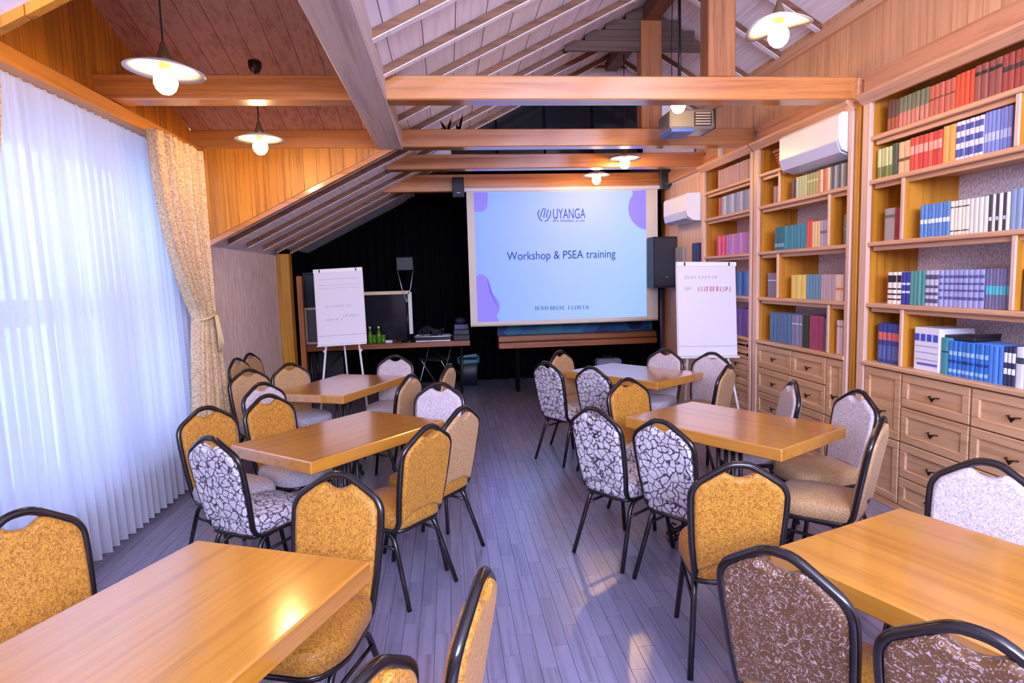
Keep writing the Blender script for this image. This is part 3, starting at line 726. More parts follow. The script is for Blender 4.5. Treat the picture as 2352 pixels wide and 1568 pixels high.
# lying tray on the widest bookcase, basket and little shelf in the second
o = part('document_tray', MB().cbox(XR+.16, XR+.33, 3.30, 3.53, 1.225, 1.25, .004).box(XR+.16, XR+.33, 3.30, 3.31, 1.25, 1.268), plain('tray_dark', (40, 34, 44), .5), None, (.0, .08, 0))
tag(o, 'dark document tray lying on top of the bright blue volumes', 'tray')
o.location = (-.10, .05, -.024)
bk = thing('wicker_basket', 'reddish wicker basket beside the large air conditioner', 'basket', (XR+.16, 5.555, 2.5605))
mb = MB()
for k in range(6):
    z = .012+k*.026; w_ = .072+.006*k
    P = [(-w_, -w_*.9, z), (w_, -w_*.9, z), (w_, w_*.9, z), (-w_, w_*.9, z)]
    mb.tube([Vector((p.x, p.y, z)) for p in [Vector((q.x, q.y, 0)) for q in [Vector((a[0], a[1], 0)) for a in rounded([(a[0], a[1], 0) for a in P], .03)]]], .0145, 6, closed=True)
M_WICK = plain('wicker', (186, 106, 82), .8)
part('basket_weave', mb, M_WICK, bk)
part('basket_rim', MB().tube([(p.x, p.y, .172) for p in rounded([(-.12, -.1, 0), (.12, -.1, 0), (.12, .1, 0), (-.12, .1, 0)], .04)], .016, 6, closed=True), M_WICK, bk)
part('basket_bottom', MB().box(-.07, .07, -.06, .06, 0, .01), M_WICK, bk)

# ------------------------------------------------------------------ air conditioners
def aircon(y0, y1, z0, z1, x, label, dep=.2):
    r = thing('air_conditioner', label, 'air conditioner', (0, 0, 0), 0, 'white wall air conditioners')
    pr = [(x, z1), (x-dep*.92, z1-.005), (x-dep, z1-.03), (x-dep, z0+.12), (x-dep*.9, z0+.05), (x-dep*.6, z0+.008), (x-dep*.3, z0), (x, z0)]
    part('housing', MB().prism(pr, y0, y1), M_WHITE, r)
    part('louvre', MB().prism([(x-dep*1.005, z0+.112), (x-dep*.915, z0+.04), (x-dep*.62, z0+.0), (x-dep*.6, z0-.004), (x-dep*.93, z0+.03), (x-dep*1.02, z0+.108)], y0+.01, y1-.01), plain('louvre_plastic', (196, 204, 236), .25), r)
    part('indicator', MB().sphere((x-dep-.001, (y0+y1)/2-.1, z0+.16), .012, 8, 6, (.3, 1, 1)), M_WHITE, r)
aircon(4.47, 5.30, 2.475, 2.80, XR+.24, 'large white air conditioner hung in the top of the bookcase', .33)
aircon(7.19, 7.95, 2.26, 2.58, XR+.008, 'smaller white air conditioner on the boarded wall past the narrow bookcase', .2)
o = part('wall_sensor', MB().cbox(XR-.05, XR+.006, 6.56, 6.66, 2.87, 2.985, .02), M_WHITE); tag(o, 'little white sensor fixed above the narrow bookcase', 'sensor')
o = part('wall_panel', MB().cbox(XR-.03, XR+.0075, 7.70, 7.98, 1.45, 1.98, .008), M_GREYP); tag(o, 'grey wall panel below the smaller air conditioner', 'panel')
o = part('wall_box', MB().cbox(XR-.06, XR+.0075, 7.2, 7.34, 1.5, 2.0, .008), M_NAVY); tag(o, 'navy blue box on the wall beside the narrow bookcase', 'box')

# ------------------------------------------------------------------ pendant lamps
def bulb_mat(): return plain('lit_bulb', (255, 240, 215), .3, emis=(255, 204, 132), estr=175)
M_BULB = bulb_mat()
M_SHADE = plain('enamel_shade', (214, 206, 200), .3)
M_CORD = plain('lamp_cord', (30, 24, 22), .6)
def pendant(px, py, y, topz, label, dish=.18, tilt=(0, 0)):
    p = aty(px, py, y); r = thing('pendant_lamp', label, 'lamp', (p.x, p.y, p.z), 0, 'dish pendant lamps')
    n = 28; prof = [(.018, .112), (.03, .10), (.10, .088), (dish, .055), (dish, .050), (.10, .080), (.03, .090), (.018, .09)]
    mb = MB().lathe(prof, n)
    mb.v = [(v[0], v[1], v[2]+tilt[0]*math.sin(2*math.atan2(v[1], v[0]))*math.hypot(v[0], v[1])+tilt[1]*v[0]) for v in mb.v]
    part('shade', mb, M_SHADE, r)
    part('socket', MB().lathe([(.004, .20), (.012, .185), (.022, .15), (.034, .118), (.034, .10), (.02, .06), (.02, .04)], 16), plain('socket_brass', (120, 96, 70), .35, metal=.5), r)
    part('bulb', MB().lathe([(.0001, -.058), (.025, -.052), (.044, -.034), (.055, -.006), (.052, .022), (.036, .044), (.022, .056), (.018, .07)], 20), M_BULB, r)
    part('cord', MB().tube([(0, 0, .19), (0, 0, topz-p.z-.02)], .0045, 6), M_CORD, r)
    part('ceiling_rose', MB().lathe([(.0001, topz-p.z-.075), (.03, topz-p.z-.07), (.048, topz-p.z-.035), (.05, topz-p.z+.01)], 14), M_BLACKG, r)
pendant(381, 190, 3.35, dorz(3.35), 'dish pendant lamp hanging near the middle of the sheer curtain', .183, (0, -.08))
pendant(598, 338, 5.05, dorz(5.05), 'dish pendant lamp hanging between the second tie beam and the drape', .18)
pendant(1788, 84, 3.40, 4.12, 'dish pendant lamp hanging before the king post on the first tie beam', .172, (.12, .1))
pendant(1558, 243, 4.85, 4.12, 'dish pendant lamp hanging just in front of the projector', .175)
pendant(1435, 376, 6.85, 4.12, 'dish pendant lamp hanging before the beam under the gable window', .175)
pendant(1370, 413, 7.75, 4.12, 'dish pendant lamp hanging before the beam above the screen', .17)

# ------------------------------------------------------------------ projector
pj = aty(1577, 283, 5.35)
pr = thing('projector', 'grey ceiling projector hanging before the second tie beam', 'projector', (pj.x, pj.y, pj.z))
part('body', MB().cbox(-.195, .195, -.14, .16, -.075, .085, .018), plain('projector_grey', (112, 114, 122), .2), pr)
part('base_tray', MB().cbox(-.18, .02, -.13, .15, -.10, -.073, .006), plain('projector_tray', (60, 96, 190), .35), pr)
part('vent_panel', MB().cbox(.01, .16, -.146, -.138, -.055, .06, .003), plain('projector_vent', (56, 56, 60), .3, metal=.4), pr)
for k in range(5): part('vent_slat', MB().box(.02, .15, -.149, -.145, -.045+.022*k, -.035+.022*k), plain('vent_slat', (176, 178, 184), .3, metal=.3), pr)
part('side_cap', MB().cbox(.182, .2, -.145, .16, -.08, .09, .006), M_BLACKG, pr)
part('lens', MB().lathe([(.0001, .19), (.03, .19), (.034, .15)], 16, Matrix.Rotation(-PI/2, 4, 'X')), M_BLACKG, pr)
part('mount_pole', MB().tube([(-.06, 0, .085), (-.06, 0, 4.12-pj.z)], .012, 8), M_BLACKG, pr)
part('cable', MB().tube([(-.12, .02, .085), (-.125, .02, .6), (-.12, .0, 4.12-pj.z)], .004, 5), M_CORD, pr)

# ------------------------------------------------------------------ projection screen
YS = 8.36
tl, tr_, bl, br = aty(1072, 438, YS), aty(1509, 437, YS), aty(1080, 746, YS), aty(1513, 736, YS)
sx0, sx1 = (tl.x+bl.x)/2, (tr_.x+br.x)/2; sz1, sz0 = (tl.z+tr_.z)/2, (bl.z+br.z)/2
SWD, SHT = sx1-sx0, sz1-sz0
scr = thing('projection_screen', 'wide projection screen showing a blue workshop slide', 'screen', (sx0, YS, sz0))
part('screen_cloth', MB().box(0, SWD, 0, .006, 0, SHT), plain('screen_cloth', (214, 208, 200), .7), scr)
part('housing', MB().cbox(-.03, SWD+.03, -.02, .06, SHT, SHT+.05, .008), M_WHITEM, scr)
part('bottom_bar', MB().tube([(0, .003, 0), (SWD, .003, 0)], .014, 8), plain('screen_bar', (210, 200, 180), .4), scr)
iu0, iu1, iv0, iv1 = .037*SWD, .937*SWD, .028*SHT, .995*SHT
def slide_mat():
    mt, nt, b = newmat('slide_blue'); L = nt.links.new
    tc = N(nt, 'ShaderNodeTexCoord'); sp = N(nt, 'ShaderNodeSeparateXYZ'); L(tc.outputs['Object'], sp.inputs[0])
    mr = N(nt, 'ShaderNodeMapRange'); mr.inputs[1].default_value = 0; mr.inputs[2].default_value = SWD; L(sp.outputs[0], mr.inputs[0])
    c = ramp(nt, mr.outputs[0], [(0, lin((84, 140, 252))), (.5, lin((128, 170, 255))), (1, lin((132, 184, 255)))])
    L(c, b.inputs['Emission Color']); setp(b, Base_Color=(.22, .22, .25, 1), Emission_Strength=1.05, Roughness=.9, Specular_IOR_Level=.1); return mt
part('slide', MB().box(iu0, iu1, -.002, -.0005, iv0, iv1), slide_mat(), scr)
M_VIO = plain('slide_violet', (120, 116, 246), .8, emis=(132, 122, 250), estr=.6)
M_INK = plain('slide_ink', (40, 60, 190), .8, emis=(40, 60, 190), estr=.35)
M_INK2 = plain('slide_dark_ink', (20, 60, 130), .8, emis=(24, 66, 150), estr=.35)
def sc_uv(px, py): q = aty(px, py, YS); return (q.x-sx0, q.z-sz0)
def blob(pix, nm='violet_shape'):
    pts = [sc_uv(*q) for q in pix]
    pts = [(min(max(a, iu0), iu1), min(max(b, iv0), iv1)) for a, b in pts]
    part(nm, MB().prism(pts, -.0035, -.002), M_VIO, scr)
def arc(cx, cy, r, a0, a1, n=14, ry=None): return [(cx+r*math.cos(math.radians(a0+(a1-a0)*i/n)), cy-(ry or r)*math.sin(math.radians(a0+(a1-a0)*i/n))) for i in range(n+1)]
blob([(1080, 436), (1120, 436), (1120, 468)]+arc(1104, 470, 16, 0, -90, 5)+[(1080, 487)])
blob([(1488, 436), (1452, 438)]+arc(1490, 478, 47, 140, 262, 12, 50)+[(1488, 528)])
blob([(1086, 636)]+arc(1103, 660, 24, 100, -50, 10, 30)+arc(1096, 705, 52, 55, -30, 10, 40)+[(1146, 742), (1086, 746)])
def text(s, px, py, size, mat, name, parent=scr, wpx=None, y=YS, uvf=sc_uv, off=-.0035):
    cu = bpy.data.curves.new(name, 'FONT'); cu.body = s; cu.size = 1; cu.align_x = 'CENTER'; cu.align_y = 'CENTER'; cu.extrude = .001
    to = bpy.data.objects.new(name, cu); COL.objects.link(to)
    dg = bpy.context.evaluated_depsgraph_get(); me = bpy.data.meshes.new_from_object(to.evaluated_get(dg)); bpy.data.objects.remove(to)
    xs = [v.co.x for v in me.vertices]; w0 = max(xs)-min(xs); u, v = uvf(px, py)
    sx = wpx/w0 if wpx else size
    for q in me.vertices: q.co = Vector((q.co.x*sx, q.co.z*.5, q.co.y*size))
    me.materials.clear(); me.materials.append(mat)
    return obj(name, me, parent, (u, off, v))
pxm = SWD/437.0
text('UYANGA', 1307, 492, .19, M_INK, 'logo_lettering', wpx=74*pxm)
text('Workshop & PSEA training', 1290, 586, .155, M_INK2, 'title_lettering', wpx=250*pxm)
lg = MB()
for pts in ([(1238, 482), (1235, 492), (1239, 502), (1246, 508)], [(1248, 479), (1243, 488), (1242, 499)], [(1248, 479), (1253, 480), (1250, 490), (1249, 500)], [(1260, 481), (1256, 490), (1256, 500)], [(1265, 484), (1263, 497), (1257, 506), (1251, 508)]):
    lg.tube([(a, -.003, b) for a, b in [sc_uv(*q) for q in pts]], .006, 5)
part('logo_emblem', lg, M_INK, scr)
def scribble(parent, uvf, x0, x1, y, hgt, mat, name, n, r=.003, off=-.003, slope=0, gaps=()):
    mb = MB(); step = (x1-x0)/n
    for i in range(n):
        if i in gaps: continue
        a = x0+step*i; k = random.choice([0, 1, 2, 3]); yy = y+slope*(a-x0)
        if k == 0: P = [(a, yy-hgt), (a+step*.1, yy)]
        elif k == 1: P = [(a, yy), (a, yy-hgt), (a+step*.5, yy-hgt*.8), (a+step*.5, yy)]
        elif k == 2: P = [(a+step*.6, yy-hgt*.9), (a+step*.1, yy-hgt*.7), (a+step*.1, yy-hgt*.1), (a+step*.6, yy)]
        else: P = [(a, yy-hgt*.5), (a+step*.3, yy-hgt), (a+step*.6, yy-hgt*.5), (a+step*.3, yy), (a, yy-hgt*.5)]
        mb.tube([(u, off, v) for u, v in [uvf(*p) for p in P]], r, 4)
    o = part(name, mb, mat, parent); o['kind'] = 'stuff'; return o
scribble(scr, sc_uv, 1271, 1344, 509, 4, M_INK, 'logo_small_lettering', 17, .0035, gaps=(3, 11))
scribble(scr, sc_uv, 1230, 1354, 712, 9, M_INK2, 'footer_lettering', 18, .004, slope=-.02, gaps=(10,))

# ------------------------------------------------------------------ flip charts
def flipchart(px, y, label, corners, red):
    tl, tr_, bl, br = [aty(q[0], q[1], y) for q in corners]
    cx = (tl.x+tr_.x+bl.x+br.x)/4; w_ = ((tr_.x-tl.x)+(br.x-bl.x))/2; zt = (tl.z+tr_.z)/2; zb = (bl.z+br.z)/2
    r = thing('flip_chart', label, 'flip chart', (cx, y, 0), 0, 'flip charts on tripods')
    lean = .12; shear = ((bl.x+br.x)-(tl.x+tr_.x))/2
    Mx = Matrix.Translation((0, 0, zb)) @ Matrix.Rotation(-math.atan2(lean, zt-zb), 4, 'X') @ Matrix.Rotation(-math.atan2(shear, zt-zb), 4, 'Y')
    hh = math.hypot(zt-zb, lean); hw = w_/2
    part('board', MB().cbox(-hw, hw, .0, .018, 0, hh, .004, Mx), M_WHITEM, r)
    part('paper_pad', MB().box(-hw+.008, hw-.008, -.012, 0, .005, hh-.03, Mx), M_PAPER, r)
    part('clamp_bar', MB().cbox(-hw, hw, -.02, .0, hh-.045, hh, .003, Mx), M_WHITE, r)
    part('paper_edge', MB().box(-hw+.008, hw-.008, -.0145, -.012, .10, .104, Mx), plain('paper_edge_grey', (150, 146, 160), .8), r)  # thin grey line across the pad
    for s in (-1, 1): part('knob', MB().cbox(s*hw*.74-.006, s*hw*.74+.006, -.034, -.018, hh-.042, hh-.006, .003, Mx), M_BLACKG, r)
    part('tray', MB().cbox(-hw, hw, -.05, .0, -.02, .0, .003, Mx), M_WHITEM, r)
    for s in (-1, 1):
        part('leg', MB().tube([(s*hw*.62, .03, zb+.12), (s*(hw*.8+.06), -.16, 0.0)], .013, 8), M_WHITEM, r)
        part('leg_knob', MB().sphere((s*(hw*.64+.03), .0, zb-.08), .016, 8, 6), M_WHITEM, r)
    part('leg', MB().tube([(0, .04, zb+.3), (-.02, .5, 0.0)], .011, 8), M_WHITEM, r)
    def uvf(a, b): return (a, b)
    inkm = plain('marker_grey', (150, 140, 152), .8)
    def write(u0, u1, v, hgt, n, mat, rr):
        sb = MB(); st = (u1-u0)/n
        for i in range(n):
            a = u0+st*i; k = random.randint(0, 3)
            P = [[(a, v), (a+st*.1, v+hgt)], [(a, v+hgt), (a, v), (a+st*.5, v+hgt*.2), (a+st*.5, v+hgt)], [(a+st*.6, v+hgt*.9), (a+st*.1, v+hgt*.6), (a+st*.5, v+hgt*.4), (a, v)], [(a, v), (a+st*.2, v+hgt), (a+st*.6, v+hgt*.7), (a+st*.2, v+hgt*.4)]][k]
            sb.tube([Mx@Vector((p[0], -.013, p[1])) for p in P], rr, 4)
        part('handwriting', sb, mat, r)['kind'] = 'stuff'
    if red:
        write(-hw*.72, hw*.4, hh-.17, .03, 10, inkm, .0022)
        write(-hw*.72, -hw*.5, hh-.29, .035, 3, inkm, .0025)
        write(-hw*.3, hw*.85, hh-.30, .05, 11, plain('marker_red', (196, 84, 84), .8), .004)
    else:
        write(-hw*.55, hw*.5, hh*.49, .022, 9, inkm, .002); write(-hw*.6, hw*.1, hh*.32, .012, 7, inkm, .002); write(hw*.1, hw*.8, hh*.35, .03, 6, inkm, .002)
        for z in (hh*.86, hh*.78, hh*.74): part('ruled_line', MB().box(-hw*.8, hw*.85, -.0145, -.012, z, z+.002, Mx), inkm, r)
flipchart(0, 7.35, 'white flip chart standing before the dark stage by the yellow-brown post', [(717, 617), (831, 615), (732, 792), (846, 787)], False)
flipchart(0, 6.08, 'white flip chart with red handwriting in front of the narrow bookcase', [(1560, 604), (1698, 598), (1553, 816), (1692, 820)], True)

# ------------------------------------------------------------------ loudspeakers
def loudspeaker(label, x, y, z, w_, d_, h_, rz=0, pole=None, mat=None, grill=True):
    r = thing('loudspeaker', label, 'loudspeaker', (x, y, z), rz, None)
    pts = [(-w_/2, -d_/2), (w_/2, -d_/2), (w_*.36, d_/2), (-w_*.36, d_/2)]
    part('cabinet', MB().prism(pts, 0, h_, 'Z'), mat or M_SPK, r)
    part('grille', MB().cbox(-w_*.45, w_*.45, -d_/2-.012, -d_/2, h_*.03, h_*.97, .006), plain('speaker_grille', (40, 46, 58), .6), r)
    part('badge', MB().box(-.02, .02, -d_/2-.014, -d_/2-.011, h_*.2, h_*.215), M_SILVER, r)
    return r
sp = aty(1521, 660, 8.1)
big_spk = loudspeaker('large black loudspeaker on a pole beside the projection screen', sp.x, 8.14, sp.z, .36, .30, .66, .12)
ss = thing('speaker_stand', 'dark tripod stand under the large loudspeaker', 'stand', (sp.x, 8.14, 0))
part('pole', MB().tube([(0, 0, .12), (0, 0, sp.z)], .019, 10), M_NAVY, ss)
part('collar', MB().lathe([(.02, .5), (.034, .5), (.034, .56), (.02, .56)], 10), M_BLACKG, ss)
for k in range(3):
    a = PI+k*2*PI/3; part('leg', MB().tube([(.02*math.cos(a), .02*math.sin(a), .52), (.19*math.cos(a), .19*math.sin(a), .01)], .011, 6), M_BLACKG, ss)
a_ = aty(1054, 450, 8.36); loudspeaker('small black wall loudspeaker at the curtain side of the screen top', a_.x-.005, 8.36, a_.z-.02, .15, .14, .25)
a_ = aty(1523, 437, 8.36); loudspeaker('small grey loudspeaker above the large loudspeaker', a_.x+.015, 8.33, a_.z+.01, .15, .14, .28, 0, None, plain('speaker_grey', (84, 88, 100), .4))
a_ = aty(710, 690, 9.3); loudspeaker('tall dark loudspeaker in the dim stage corner', XL+.33, 9.75, .66, .5, .4, 1.15)

o = part('speaker_box', MB().cbox(XL+.05, XL+.61, 9.52, 9.98, 0, .66, .01), M_IRON); tag(o, 'black plinth box under the tall dark loudspeaker', 'box')
# ------------------------------------------------------------------ stage furniture
YC = 9.0
c0, c1 = aty(690, 797, YC), aty(1080, 793, YC)
CZ = .77
ct = thing('stage_counter', 'long wooden stage counter with black trestle legs', 'counter', ((c0.x+c1.x)/2, YC+.25, 0))
cw = (c1.x-c0.x)/2
part('countertop', MB().cbox(-cw, cw, -.25, .25, CZ-.075, CZ, .004), M_COUNTER, ct)
for s in (-1, 1):
    for t_ in (-.2, .2): part('leg', MB().tube([(s*(cw-.12), t_, CZ-.07), (s*(cw-.12)-s*.02, t_*1.1, 0)], .018, 8), M_IRON, ct)
    part('brace', MB().tube([(s*(cw-.13), -.2, .25), (s*(cw-.6), .1, CZ-.08)], .01, 6), M_IRON, ct)
M_GREENG = plain('green_glass', (120, 190, 40), .08, trans=.6)
for i, (px, tall) in enumerate([(851, 1), (860, 0), (871, 1), (881, 0)]):
    p = aty(px, 783, YC+.06+.03*(i % 2))
    r = thing('green_bottle' if tall else 'green_tumbler', ('small green glass bottle' if tall else 'green glass tumbler')+' on the stage counter beside the flip chart', 'bottle' if tall else 'glass', (p.x, p.y, CZ), 0, 'green bottles on the counter' if tall else 'green tumblers on the counter')
    if tall:
        part('body', MB().lathe([(.0001, 0), (.03, .002), (.032, .03), (.032, .12), (.024, .16), (.012, .185), (.012, .225), (.0001, .225)], 14), M_GREENG, r)
        part('cap', MB().lathe([(.0001, .245), (.014, .242), (.014, .22)], 10), plain('bottle_cap', (230, 240, 220), .3), r)
    else: part('body', MB().lathe([(.0001, 0), (.027, .002), (.03, .02), (.032, .12), (.029, .12), (.026, .02), (.0001, .012)], 14), M_GREENG, r)
p = aty(888, 783, YC); o = part('napkin_box', MB().cbox(-.05, .05, -.04, .04, 0, .035, .006), M_WHITE, None, (p.x+.02, YC+.14, CZ)); tag(o, 'low white box on the stage counter behind the green glasses', 'box')
# framed dark panel
fp0, fp1 = aty(800, 667, YC+.28), aty(941, 667, YC+.28)
fpn = thing('framed_panel', 'dark panel with a white frame standing on the stage counter', 'panel', ((fp0.x+fp1.x)/2, YC+.28, CZ))
hw = (fp1.x-fp0.x)/2; hz = fp1.z-CZ
part('panel', MB().box(-hw+.02, hw-.02, 0, .02, .01, hz-.02), M_DARKGLASS, fpn)
for a in ((-hw, hw, hz-.05, hz), ): part('frame_bar', MB().cbox(a[0], a[1], -.012, .03, a[2], a[3], .004), plain('frame_beige', (232, 208, 164), .5), fpn)
part('frame_bar', MB().cbox(hw-.03, hw+.025, -.012, .03, .1, hz-.02, .004), plain('frame_white', (240, 238, 232), .5), fpn)
part('frame_bar', MB().cbox(-hw-.02, -hw+.03, -.012, .03, .0, hz-.02, .004), plain('frame_white', (240, 238, 232), .5), fpn)
part('foot', MB().cbox(-.2, .2, -.06, .1, 0, .012, .003), M_BLACKG, fpn)
# stage lamp on thin stand
sl_ = aty(931, 622, YC+.1)
st = thing('stage_lamp', 'black floodlight head on a thin stand at the counter', 'lamp', (sl_.x, YC+.1, CZ))
hz = sl_.z-CZ
part('head', MB().cbox(-.12, .12, -.06, .1, hz, hz+.2, .01), M_IRON, st)
part('lens_frame', MB().cbox(-.115, .115, -.075, -.06, hz+.01, hz+.19, .004), M_SPK, st)
part('yoke', MB().tube([(-.12, 0, hz+.05), (-.06, .02, hz-.25), (0, .02, hz-.45), (.06, .02, hz-.25), (.12, 0, hz+.05)], .007, 6), M_SILVER, st)
part('pole', MB().tube([(0, .02, hz-.45), (0, .02, .02)], .016, 8), M_BLACKG, st)
part('base', MB().lathe([(.0001, .03), (.09, .025), (.1, 0), (.0001, 0)], 16), M_BLACKG, st)
# tray with cables
p = aty(995, 783, YC+.06)
et = thing('equipment_tray', 'silver equipment tray on the stage counter', 'tray', (p.x, YC+.16, CZ))
tw = .25
part('tray_base', MB().cbox(-tw, tw, -.12, .12, 0, .02, .004), M_SILVER, et)
part('tray_rim', MB().tube([(q.x, q.y, .075) for q in rounded([(-tw-.02, -.13, 0), (tw+.02, -.13, 0), (tw+.02, .13, 0), (-tw-.02, .13, 0)], .03)], .01, 6, closed=True), M_SILVER, et)
part('tray_side', MB().box(-tw, tw, -.118, -.112, .02, .075).box(-tw, tw, .112, .118, .02, .075), M_BLACKG, et)
mb = MB()
for k in range(9):
    a0 = random.uniform(0, 6); cx = random.uniform(-.12, .12); R_ = random.uniform(.05, .10)
    mb.tube([(cx+R_*1.1*math.cos(a), .03*math.sin(a*1.3+a0), .115+.06*math.sin(a+a0)*(1-abs(cx)*3)+.02*k*.3) for a in [2*PI*i/14 for i in range(14)]], .007, 5, closed=True)
o = part('cable_coil', mb, plain('cable_dark', (40, 36, 56), .5), None, (p.x-.02, YC+.16, CZ)); tag(o, 'tangled dark cable heaped on the silver equipment tray', 'cable')
p = aty(1063, 785, YC)
am = thing('amplifier_stack', 'stack of dark amplifier boxes at the end of the stage counter', 'amplifier', (p.x-.0, YC+.18, CZ))
for k, (ww, hh) in enumerate([(.13, .08), (.125, .075), (.115, .075)]):
    zb = [0, .082, .159][k]; part('unit', MB().cbox(-ww, ww*.8, -.13, .13, zb, zb+hh, .006), [M_SPK, M_BLACKG, M_NAVY][k], am)
part('bag', MB().sphere((-.02, 0, .275), .08, 10, 7, (1, .9, .6)), plain('bag_dark', (44, 46, 76), .7), am)
# picture frame on the counter
p = aty(708, 783, YC+.1)
pf = thing('picture_frame', 'grey picture in a white frame leaning in the stage corner', 'picture', (p.x, YC+.3, CZ))
part('picture', MB().box(-.06, .10, .01, .02, .02, .5), plain('grey_print', (92, 94, 106), .4), pf)
part('frame', MB().cbox(-.075, -.05, 0, .025, 0, .53, .003).cbox(-.05, .11, 0, .025, 0, .03, .003).cbox(-.05, .11, 0, .025, .5, .53, .003).cbox(.095, .12, 0, .025, .03, .5, .003), plain('frame_pinkwhite', (214, 200, 200), .5), pf)
# bin under the counter end
p = atz(1076, 880, 0); 
bn = thing('waste_bin', 'dark waste bin with a teal liner behind the stage counter end', 'bin', (aty(1076, 850, 9.72).x, 9.72, 0))
part('body', MB().loft([[Vector((q.x*s_, q.y*s_, z)) for q in rounded([(-.16, -.13, 0), (.16, -.13, 0), (.16, .13, 0), (-.16, .13, 0)], .04)] for s_, z in ((.8, 0), (1, .42))]), plain('bin_dark', (18, 30, 44), .5), bn)
lr = rounded([(-.17, -.14, 0), (.17, -.14, 0), (.17, .14, 0), (-.17, .14, 0)], .05)
part('liner', MB().loft([[Vector((q.x*1.02, q.y*1.02, .36+.012*math.sin(i*1.7))) for i, q in enumerate(lr)], [Vector((q.x*1.04, q.y*1.04, .44+.03*math.sin(i*1.3))) for i, q in enumerate(lr)]], caps=False), plain('liner_teal', (60, 110, 124), .45), bn)
# dark folding chair behind the counter
fc = thing('folding_chair', 'dark folding chair in the shade under the stage counter', 'chair', (aty(1010, 850, 9.7).x-.05, 9.75, 0), 2.6)
part('seat', MB().cbox(-.19, .19, -.18, .2, .42, .45, .008), plain('folding_seat', (40, 40, 54), .5), fc)
part('backrest', MB().cbox(-.19, .19, -.26, -.24, .62, .80, .008), plain('folding_seat', (40, 40, 54), .5), fc)
for s in (-1, 1):
    part('leg', MB().tube([(s*.2, .22, 0), (s*.2, -.25, .82)], .010, 6), M_SILVER, fc); part('leg', MB().tube([(s*.18, -.25, 0), (s*.18, .16, .44)], .010, 6), M_SILVER, fc)
# wall ledge with painted panel under the screen
l0, l1 = aty(1145, 792, 8.95), aty(1530, 786, 8.95)
ld = thing('wall_ledge', 'double wooden ledge below the projection screen', 'ledge', (l0.x, 8.95, 0))
lw = l1.x-l0.x; zt = aty(1330, 765, 8.95).z; zb = aty(1330, 793, 8.95).z
part('ledge_board', MB().cbox(0, lw*.995, -.05, .18, (zt+zb)/2+.004, zt, .006), M_COUNTER, ld); part('ledge_board', MB().cbox(0, lw, -.07, .18, zb, (zt+zb)/2-.004, .006), M_COUNTER, ld)
part('bracket', MB().box(lw*.1, lw*.1+.05, .0, .18, 0, zb), M_BLACK, ld); part('bracket', MB().box(lw*.85, lw*.85+.05, .0, .18, 0, zb), M_BLACK, ld)
def mural():
    mt, nt, b = newmat('mural_blue'); L = nt.links.new
    tc = N(nt, 'ShaderNodeTexCoord'); vo = N(nt, 'ShaderNodeTexVoronoi'); vo.inputs['Scale'].default_value = 5; L(tc.outputs['Object'], vo.inputs['Vector'])
    L(ramp(nt, vo.outputs['Color'], [(.1, lin((16, 30, 90))), (.4, lin((20, 80, 140))), (.7, lin((40, 130, 150))), (.95, lin((60, 90, 110)))]), b.inputs['Base Color']); setp(b, Roughness=.6); return mt
o = part('painted_panel', MB().box(0, lw*.98, 0, .02, 0, .36), mural(), None, (l0.x, 9.09, zt)); tag(o, 'blue and teal painted panel standing on the ledge below the screen', 'painting')
# suitcase
p = aty(1400, 838, 8.55)
su = thing('suitcase', 'grey equipment case on the floor under the ledge', 'suitcase', (p.x, 8.62, 0))
part('shell', MB().cbox(-.18, .18, -.1, .1, .02, .48, .03), plain('case_grey', (104, 112, 136), .5), su)
part('handle', MB().tube(bend([(-.06, 0, .475), (-.06, 0, .51), (.06, 0, .51), (.06, 0, .475)], .015), .008, 6), M_BLACKG, su)
for s in (-1, 1): part('foot', MB().cbox(s*.14-.02, s*.14+.02, -.08, .08, 0, .025, .004), M_BLACKG, su)
# spiky ornament on the second tie beam
p = aty(1042, 300, 5.98)
sk = thing('spiky_ornament', 'black spiky ornament standing on the second tie beam', 'ornament', (p.x, 6.0, 3.02))
for a, b in ((-.10, .05), (-.075, .09), (-.04, .10), (.0, .03)):
    pass
for (x0, dx, hh) in ((-.07, -.05, .09), (-.05, .03, .11), (.05, .04, .15), (.04, -.01, .06)):
    part('spike', MB().tube([(x0, 0, -.001), (x0+dx*.6, 0, hh*.6), (x0+dx, 0, hh)], [.014, .012, .001], 6), M_BLACK, sk)

# ------------------------------------------------------------------ tables
tt = MB().cbox(-.525, .525, -.35, .35, .682, .75, .006).mesh('tabletop', M_TABLE)
colm = MB()
rods = [MB().tube([(x, y, .05), (x, y, .68)], .013, 8).mesh('column_rod', M_IRON) for x in (-.05, .05) for y in (-.04, .04)]
plate = MB().cbox(-.22, .22, -.16, .16, .668, .682, .003).mesh('mount_plate', M_IRON)
def foot_mesh():
    mb = MB(); pts = [(0, 0, .10), (.12, 0, .115), (.24, 0, .085), (.32, 0, .035), (.355, 0, .018)]
    mb.tube(pts, [.022, .024, .02, .016, .018], 8); mb.sphere((.36, 0, .018), .018, 8, 6)
    mb.tube([(.33, 0, .05), (.35, 0, .07), (.335, 0, .085), (.315, 0, .075)], .008, 6); return mb.mesh('foot', M_IRON)
ftm = foot_mesh(); hub = MB().lathe([(.0001, .05), (.075, .06), (.08, .10), (.07, .13), (.0001, .14)], 16).mesh('hub', M_IRON)
def table(cx, cy, ang, label):
    r = thing('dining_table', label, 'table', (cx, cy, 0), ang, 'wooden dining tables')
    obj('tabletop', tt, r); obj('mount_plate', plate, r); obj('hub', hub, r)
    for m_ in rods: obj('column_rod', m_, r)
    for k in range(4): obj('foot', ftm, r, (0, 0, 0), (0, 0, PI/4*.8+k*PI/2 if k % 2 == 0 else -PI/4*.8+k*PI/2+PI/2*0+PI/2*.0))
    return r
rd = math.radians
